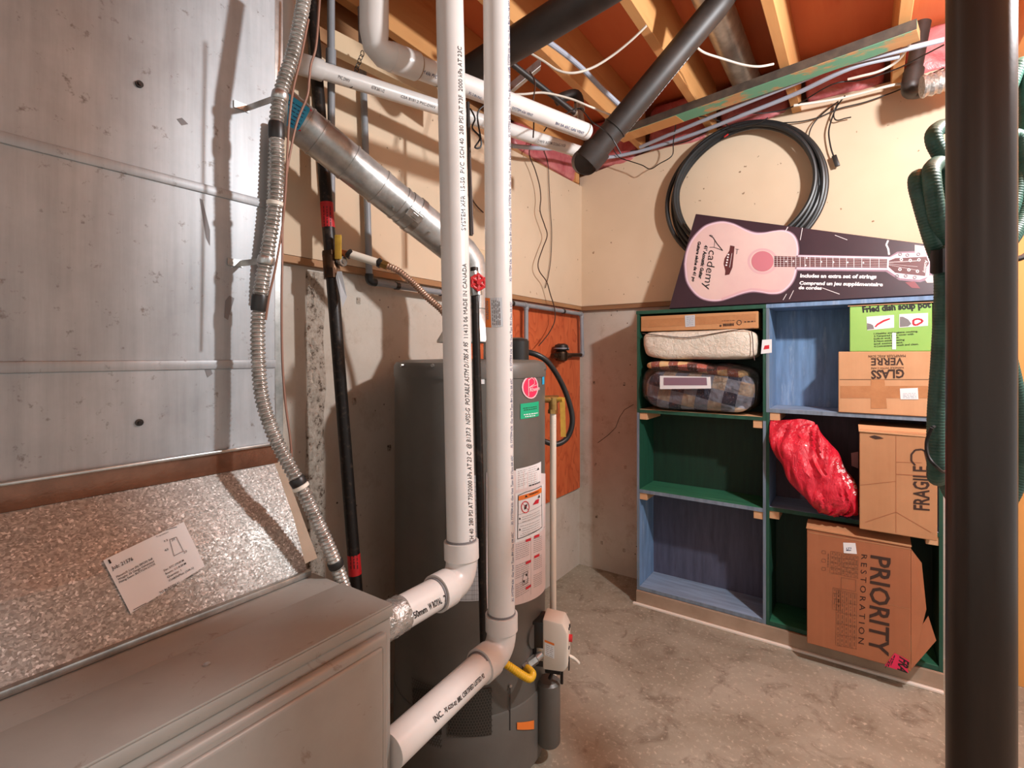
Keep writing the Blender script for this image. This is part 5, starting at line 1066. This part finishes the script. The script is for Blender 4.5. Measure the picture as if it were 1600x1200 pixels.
# restoration box
t, S = carton('moving_box', 'big open brown moving box tilted out of the bottom shelf', -0.188, 0.156, 2.452, BB - 0.02, 0.092, 0.574, 'cardboard_red')
b = BM(); text(b, S, 'PRIORITY', (1361, 867), (1358, 1018), (1391, 872), 0.016, 0.001)
text(b, S, 'R E S T O R A T I O N', (1346, 866), (1341, 1005), (1355, 867), 0.0, 0.001); add(t, 'lettering', b, 'ink_brown', sm=0)
b = BM(); gx = lambda x, y: (1260 + x / 5.0, 820 + y / 5.0)
def grid(x0, x1, y0, y1, nx, ny):
    k = 0.18
    for i in range(nx + 1): x = x0 + (x1 - x0) * i / nx; line(b, S, [gx(x, y0 + (x - x0) * k), gx(x - 6, y1 + (x - x0) * k)], 0.0013, 0.0008)
    for j in range(ny + 1): y = y0 + (y1 - y0) * j / ny; line(b, S, [gx(x0, y), gx(x1, y + (x1 - x0) * k)], 0.0013, 0.0008)
    for i in range(nx):
        x = x0 + (x1 - x0) * (i + 0.5) / nx; dashes(b, S, gx(x, y0 + 8 + (x - x0) * k), gx(x - 5, y1 - 8 + (x - x0) * k), 0.003, 0.0008, (0.004, 0.02), 0.008)
grid(190, 272, 205, 375, 3, 4); grid(280, 405, 225, 395, 5, 5); grid(208, 270, 490, 660, 2, 4); grid(235, 395, 510, 940, 5, 5)
line(b, S, [gx(272, 410), gx(385, 430), gx(385, 520), gx(272, 500)], 0.0013, 0.0008, True)
for y in (215, 280, 345): line(b, S, [gx(125, y - 15), gx(150, y - 10), gx(150, y + 12), gx(125, y + 10), gx(118, y)], 0.0016, 0.0008, True)
dashes(b, S, gx(172, 225), gx(168, 335), 0.004, 0.0008); add(t, 'table_print', b, 'ink_fade', 'faded brown printed tables', sm=0)
b = BM(); poly(b, S, [gx(292, 220), gx(395, 228), gx(383, 142), gx(287, 138)], 0.001); lb = add(t, 'small_label', b, 'paper_white', sm=0)
b = BM(); text(b, S, '171', gx(312, 190), gx(350, 188), gx(312, 178), 0.02, 0.0016); text(b, S, 'Misc', gx(312, 204), gx(350, 202), gx(312, 192), 0.02, 0.0016); add(lb, 'lettering', b, 'ink_blue', sm=0)
b = BM(); line(b, S, [gx(640, 620), gx(720, 640), gx(815, 660)], 0.0012, 0.0006); line(b, S, [gx(20, 60), gx(820, 190)], 0.003, 0.0006); add(t, 'crease', b, 'cardboard', sm=0)
b = BM(); prism(b, [V((-0.190, 2.448, 0.574)), V((0.158, 2.448, 0.570)), V((0.158, 2.53, 0.585)), V((-0.190, 2.53, 0.589))], (0, 0, 0.004)); add(t, 'top_flap', b, 'cardboard', sm=0)
b = BM(); prism(b, [V((0.157, 2.455, 0.560)), V((0.157, 2.455, 0.095)), V((0.205, 2.49, 0.33)), V((0.192, 2.50, 0.50))], (0.0, 0.004, 0)); add(t, 'side_flap', b, 'cardboard_red', 'bent side flap', sm=0)
b = BM(); prism(b, [V((0.160, 2.470, 0.096)), V((0.235, 2.500, 0.215)), V((0.212, 2.505, 0.300)), V((0.160, 2.475, 0.20))], (0.0, 0.004, 0)); add(t, 'side_flap', b, 'cardboard_red', 'bent side flap', sm=0)
b = BM(); poly(b, S, [gx(610, 1100), gx(690, 1000), gx(805, 1060), gx(790, 1130), gx(800, 1155), gx(740, 1140)], 0.002); fs = add(t, 'fragile_sticker', b, 'logo_red', 'pink fragile sticker', sm=0)
b = BM(); text(b, S, 'FRA', gx(730, 1025), gx(712, 1130), gx(800, 1070), 0.03, 0.0028); [dashes(b, S, gx(690 - i * 22, 1018 + i * 22), gx(660 - i * 22, 1095 + i * 10), 0.003, 0.0028) for i in range(3)]; add(fs, 'lettering', b, 'ink_black', sm=0)

# ------------------------------------------------------------------ guitar box on the shelf top
g0 = ony(1045, 489, BF + 0.004); gu = V((1, 0, 0))
g0.z = TL + 0.0045
lean = V((0, 0.12, 0.993)).normalized()
S = PlaneS(g0, g0 + gu, g0 + lean)
cr = [S.uv(p) for p in ((1046, 489), (1466, 451), (1460, 383), (1087, 334))]
cr[0] = V((0, 0)); cr[1].y = 0.0
gb = thing('guitar_box', 'long dark tapered guitar carton lying on top of the shelf unit', 'box', g0)
b = BM(); prism(b, [S.pt(q.x, q.y, 0) for q in cr], -S.n * 0.058); bmesh.ops.bevel(b, geom=list(b.edges), offset=0.002, segments=1, affect='EDGES'); add(gb, 'carton', b, 'box_dark', sm=0)
z3 = lambda x, y: (1060 + x / 7.273, 330 + y / 7.273)
z4 = lambda x, y: (1240 + x / 6.667, 360 + y / 6.667)
body = [(90, 600), (110, 470), (170, 330), (290, 200), (400, 150), (520, 135), (640, 165), (760, 225), (860, 262), (960, 262), (1070, 240), (1180, 230), (1270, 260), (1325, 330), (1345, 430), (1340, 520), (1330, 640), (1300, 760), (1240, 850), (1150, 915), (1040, 925), (930, 905), (830, 895), (720, 920), (600, 965), (490, 1000), (380, 1005), (270, 975), (180, 900), (110, 780)]
body = [V(q) for q in body]; cen = sum(body, V((0, 0))) / len(body)
sm_ = smooth([V((q.x, q.y, 0)) for q in body + body[:1]], 4)[:-1]
grow = lambda k: [z3(*(V((p.x, p.y)) + (V((p.x, p.y)) - cen).normalized() * k)) for p in sm_]
b = BM(); poly(b, S, grow(30), 0.0004); poly(b, S, [z4(-20, 252), z4(1000, 272), z4(1080, 222), z4(1320, 215), z4(1440, 240), z4(1440, 500), z4(1320, 540), z4(1100, 520), z4(960, 430), z4(-20, 420)], 0.0004); add(gb, 'glow_print', b, 'print_glow_dim', sm=0)
b = BM(); poly(b, S, grow(18), 0.0008); poly(b, S, [z4(-20, 258), z4(1010, 278), z4(1090, 238), z4(1310, 232), z4(1420, 260), z4(1410, 480), z4(1310, 515), z4(1110, 500), z4(975, 412), z4(-20, 408)], 0.0008); add(gb, 'halo_print', b, 'print_glow', sm=0)
b = BM(); poly(b, S, grow(-2), 0.0012); gbp = add(gb, 'guitar_print', b, 'print_cream', 'printed guitar picture', sm=0)
b = BM(); blob(b, S, z3(955, 570), 24, 20.5, 0.0016, 32, 0.84); line(b, S, [z3(490, 1000), z3(600, 958), z3(720, 912), z3(830, 885), z3(930, 892), z3(1040, 910), z3(1150, 900)], 0.010, 0.0016); add(gbp, 'rosette_print', b, 'print_pink', sm=0)
b = BM(); blob(b, S, z3(955, 570), 17.5, 16, 0.002, 32); add(gbp, 'sound_hole_print', b, 'print_rose', sm=0)
b = BM(); poly(b, S, [z3(1090, 510), z3(1600, 528), z4(985, 300), z4(980, 390), z3(1600, 636), z3(1085, 632)], 0.0022); poly(b, S, [z3(590, 390), z3(640, 400), z3(632, 480), z3(615, 640), z3(580, 720), z3(530, 730), z3(535, 680), z3(515, 600), z3(525, 540), z3(580, 450)], 0.002)
poly(b, S, [z4(985, 320), z4(1060, 290), z4(1180, 285), z4(1385, 275), z4(1412, 345), z4(1385, 385), z4(1370, 475), z4(1180, 455), z4(1060, 440), z4(985, 375)], 0.0022); add(gbp, 'neck_print', b, 'print_rosewood', sm=0)
b = BM(); poly(b, S, [z4(1160, 540), z4(1260, 530), z4(1320, 605), z4(1230, 600)], 0.0008); add(gb, 'hand_print', b, 'print_plum', sm=0)
b = BM(); poly(b, S, [z4(1262, 150), z4(1440, 175), z4(1440, 240), z4(1345, 245), z4(1262, 230)], 0.0006); add(gb, 'pale_print', b, 'print_cream', sm=0); b = BM(); poly(b, S, [z4(1410, 470), z4(1450, 470), z4(1455, 545), z4(1390, 545), z4(1370, 515)], 0.0006); add(gb, 'pale_print', b, 'print_cream', sm=0)
b = BM()
for i in range(5):
    f = (i + 0.5) / 5; A_, B_, C_ = z3(1090, 512 + 118 * f), z3(1600, 530 + 104 * f), z4(982, 302 + 86 * f); line(b, S, [A_, B_, C_], 0.0008, 0.0026)
nf = 20
for i in range(nf):
    f = 1 - (1 - (i / nf)) ** 1.0; f = 1 - 0.944 ** (nf - i); x = 1
    # frets spread out towards the headstock
    fx = 1228.5 + (1387 - 1210) * 0 + (1386 - 1209) * ((1 - 0.944 ** i) / (1 - 0.944 ** nf)) * 0
    s = ((1 / 0.944) ** i - 1) / ((1 / 0.944) ** nf - 1); X = 1209.5 + s * (1388 - 1209.5); yt = 400.6 + (X - 1209.5) * 0.026; yb = 417 + (X - 1209.5) * 0.008
    line(b, S, [(X, yt), (X, yb)], 0.0016, 0.0026)
line(b, S, [z4(985, 300), z4(980, 392)], 0.005, 0.003)
for (x, y) in ((137, 290), (125, 367), (290, 330), (415, 333), (563, 336), (727, 340), (0, 323)): blob(b, S, z4(x, y), 1.4, 1.4, 0.003, 8)
for (x, y) in ((1225, 573), (1307, 573)): blob(b, S, z3(x, y), 1.4, 1.4, 0.003, 8)
for i in range(5): blob(b, S, z3(570 - i * 6, 495 + i * 30), 1.5, 1.3, 0.003, 8)
line(b, S, [z3(610, 480), z3(583, 640)], 0.0016, 0.003)
for (x, y) in ((1122, 305), (1215, 315), (1305, 308), (1107, 408), (1200, 413), (1290, 428)): blob(b, S, z4(x, y), 2.6, 2.4, 0.003, 12, 0.5)
for y0, y1 in ((330, 310), (340, 312), (352, 372), (362, 410)): line(b, S, [z4(988, y0), z4(1290, y1 + 8)], 0.0008, 0.0028)
text(b, S, 'Academy', z4(1368, 310), z4(1350, 440), z4(1398, 320), 0.0, 0.003)
add(gbp, 'pale_detail', b, 'print_white', sm=0)
b = BM()
for (x, y) in ((1110, 250), (1185, 258), (1300, 250), (1078, 475), (1168, 475), (1262, 490)): blob(b, S, z4(x, y), 3, 2.6, 0.0024, 12, 0.55)
add(gb, 'tuner_print', b, 'ink_grey', sm=0)
b = BM(); O = 0.0022
text(b, S, 'A', z3(352, 420), z3(505, 450), z3(400, 300), 0.0, O) if False else None
line(b, S, [z3(352, 275), z3(395, 300), z3(440, 370), z3(505, 450)], 0.004, O); line(b, S, [z3(505, 450), z3(460, 430), z3(400, 410), z3(355, 412)], 0.0025, O); line(b, S, [z3(415, 330), z3(408, 410)], 0.002, O); line(b, S, [z3(352, 275), z3(370, 272), z3(392, 285)], 0.002, O)
text(b, S, 'cademy', z3(350, 440), z3(290, 880), z3(436, 455), 0.0, O)
text(b, S, "41' Acoustic Guitar", z3(300, 385), z3(230, 765), z3(336, 392), 0.045, O); text(b, S, 'Guitare s\u00e8che de 41 po', z3(226, 342), z3(155, 798), z3(258, 348), 0.045, O)
line(b, S, [z3(650, 430), z3(690, 438)], 0.002, O); line(b, S, [z3(670, 434), z3(662, 490)], 0.002, O); add(gb, 'lettering', b, 'ink_black', sm=0)
b = BM(); text(b, S, 'Includes an extra set of strings', z4(68, 490), z4(862, 502), z4(72, 455), 0.045, O); text(b, S, 'Comprend un jeu suppl\u00e9mentaire', z4(58, 565), z4(928, 582), z4(64, 532), 0.045, O); text(b, S, 'de cordes', z4(50, 612), z4(292, 618), z4(56, 580), 0.045, O); add(gb, 'white_lettering', b, 'print_white', sm=0)
b = BM(); line(b, S, [z4(985, 105), z4(965, 150), z4(985, 190), z4(995, 255)], 0.006, 0.0012); line(b, S, [z4(300, 600), z4(480, 665)], 0.0022, 0.0012); line(b, S, [z4(430, 50), z4(560, 100)], 0.0018, 0.0012); line(b, S, [z3(1245, 180), z3(1220, 225)], 0.003, 0.0014); line(b, S, [z3(1410, 190), z3(1385, 330)], 0.0022, 0.0014); line(b, S, [z3(1230, 940), z3(1190, 1010)], 0.002, 0.0014); line(b, S, [z3(1310, 900), z3(1260, 1000)], 0.002, 0.0014); add(gb, 'scuff', b, 'print_white', 'white scuffs', sm=0)

# ------------------------------------------------------------------ steel post with the green hose hung behind it, plywood beyond
pc_ = at(1532, 556, 0.80); pc_.z = 0
sp_ = thing('support_post', 'round dark painted steel post from floor to joists at the right', 'post', pc_)
b = BM(); cyl(b, V((pc_.x, pc_.y, 0.006)), V((pc_.x, pc_.y, 2.42)), 0.0425, 48); add(sp_, 'tube', b, 'steel_post')
b = BM(); box(b, pc_.x - 0.075, pc_.x + 0.075, pc_.y - 0.075, pc_.y + 0.075, 0, 0.008, 0.002, 1); box(b, pc_.x - 0.075, pc_.x + 0.075, pc_.y - 0.075, pc_.y + 0.075, 2.418, 2.428, 0.002, 1); add(sp_, 'end_plate', b, 'steel_post')
beam_d = thing('header_beam', 'wooden header resting on the steel post', 'beam', (pc_.x, pc_.y, 2.428)); add(beam_d, 'plank', box(BM(), pc_.x - 0.04, pc_.x + 1.4, pc_.y - 0.045, pc_.y + 0.045, 2.4285, JB - 0.001, 0.002, 1), 'joist_wood', sm=0)
hz = 1.09
hs = thing('vacuum_hose', 'dark green ribbed hose folded in long loops behind the steel post', 'hose', at(1500, 400, hz))
H = [(1480, 430, 1.07), (1468, 405, 1.055), (1455, 368, 1.045), (1441, 320, 1.045), (1433, 288, 1.05), (1437, 276, 1.065), (1462, 282, 1.12), (1530, 250, 1.16), (1592, 215, 1.16), (1600, 330, 1.15), (1560, 405, 1.13), (1540, 470, 1.12), (1575, 560, 1.13), (1598, 700, 1.13), (1570, 790, 1.14), (1515, 800, 1.13), (1482, 760, 1.10), (1476, 700, 1.07), (1482, 600, 1.07), (1484, 500, 1.07), (1475, 410, 1.06), (1464, 340, 1.025), (1456, 285, 1.02), (1457, 262, 1.04), (1474, 258, 1.09), (1515, 290, 1.15), (1560, 180, 1.17), (1596, 100, 1.17), (1606, 180, 1.165), (1590, 300, 1.16), (1545, 408, 1.15), (1510, 520, 1.15), (1488, 650, 1.12), (1472, 732, 1.085), (1464, 747, 1.06), (1463, 725, 1.045), (1463, 650, 1.045), (1469, 560, 1.045), (1474, 460, 1.035), (1474, 400, 1.04), (1480, 320, 1.08), (1474, 255, 1.085), (1460, 222, 1.085), (1461, 206, 1.09), (1478, 197, 1.11), (1500, 202, 1.14), (1516, 230, 1.16)]
HK = 0.92; P = resample(smooth([at(x, y, z * HK) for x, y, z in H], 10), 0.0014); R = [0.0160 * HK * (1.0, 1.022, 1.0, 0.978)[i % 4] for i in range(len(P))]
b = BM(); tube(b, P, R, 14); add(hs, 'hose', b, 'hose_green', sm=60)
b = BM(); c = at(1462, 405, 1.05)
P = [at(1473 + 20 * math.cos(t), 402 + 5 * math.sin(t) - 6 * math.cos(t), (1.055 - 0.05 * math.sin(t)) * HK) for t in [i * math.pi / 10 for i in range(20)]]
rows = [[b.verts.new(p + UP * dz) for p in P] for dz in (-0.022, 0.022)]
for i in range(20): b.faces.new((rows[0][i], rows[0][(i + 1) % 20], rows[1][(i + 1) % 20], rows[1][i]))
bmesh.ops.solidify(b, geom=b.faces, thickness=0.003); add(hs, 'strap', b, 'black_cable', 'dark strap round the hose')
b = BM(); tube(b, smooth([at(x, y, z * HK) for x, y, z in ((1456, 668, 1.01), (1448, 690, 1.02), (1450, 712, 1.01), (1462, 728, 1.0), (1478, 736, 1.03), (1486, 700, 1.09), (1470, 668, 1.09), (1456, 668, 1.01))], 5), 0.003, 7); add(hs, 'cord_loop', b, 'black_cable')
b = BM(); q = at(1588, 402, 1.08); tube(b, smooth([at(1535, 395, 0.80), at(1530, 398, 0.90), at(1530, 405, 1.02), at(1560, 410, 1.05), at(1592, 404, 1.05), at(1604, 398, 1.05)], 5), 0.006, 8); tube(b, smooth([at(1530, 400, 0.86), at(1505, 410, 0.95), at(1478, 412, 1.0), at(1466, 404, 1.0)], 5), 0.005, 8); add(hs, 'hanger_hook', b, 'black_iron')
ps_ = thing('plywood_sheet', 'orange plywood sheet standing against the wall right of the steel post', 'plywood', (0.9, 2.77, 0)); add(ps_, 'sheet', box(BM(), 0.345, 1.50, 2.768, 2.786, 0.0, 2.42, 0.001, 1), 'plywood_pale', sm=0)
b = BM(); S = PlaneS((0, 2.768, 1), (1, 2.768, 1), (0, 2.768, 2)); text(b, S, '5264', (1594, 660), (1602, 660), (1594, 652), 0.02, 0.001); text(b, S, '487', (1594, 672), (1601, 672), (1594, 664), 0.02, 0.001); add(ps_, 'lettering', b, 'ink_red', sm=0)
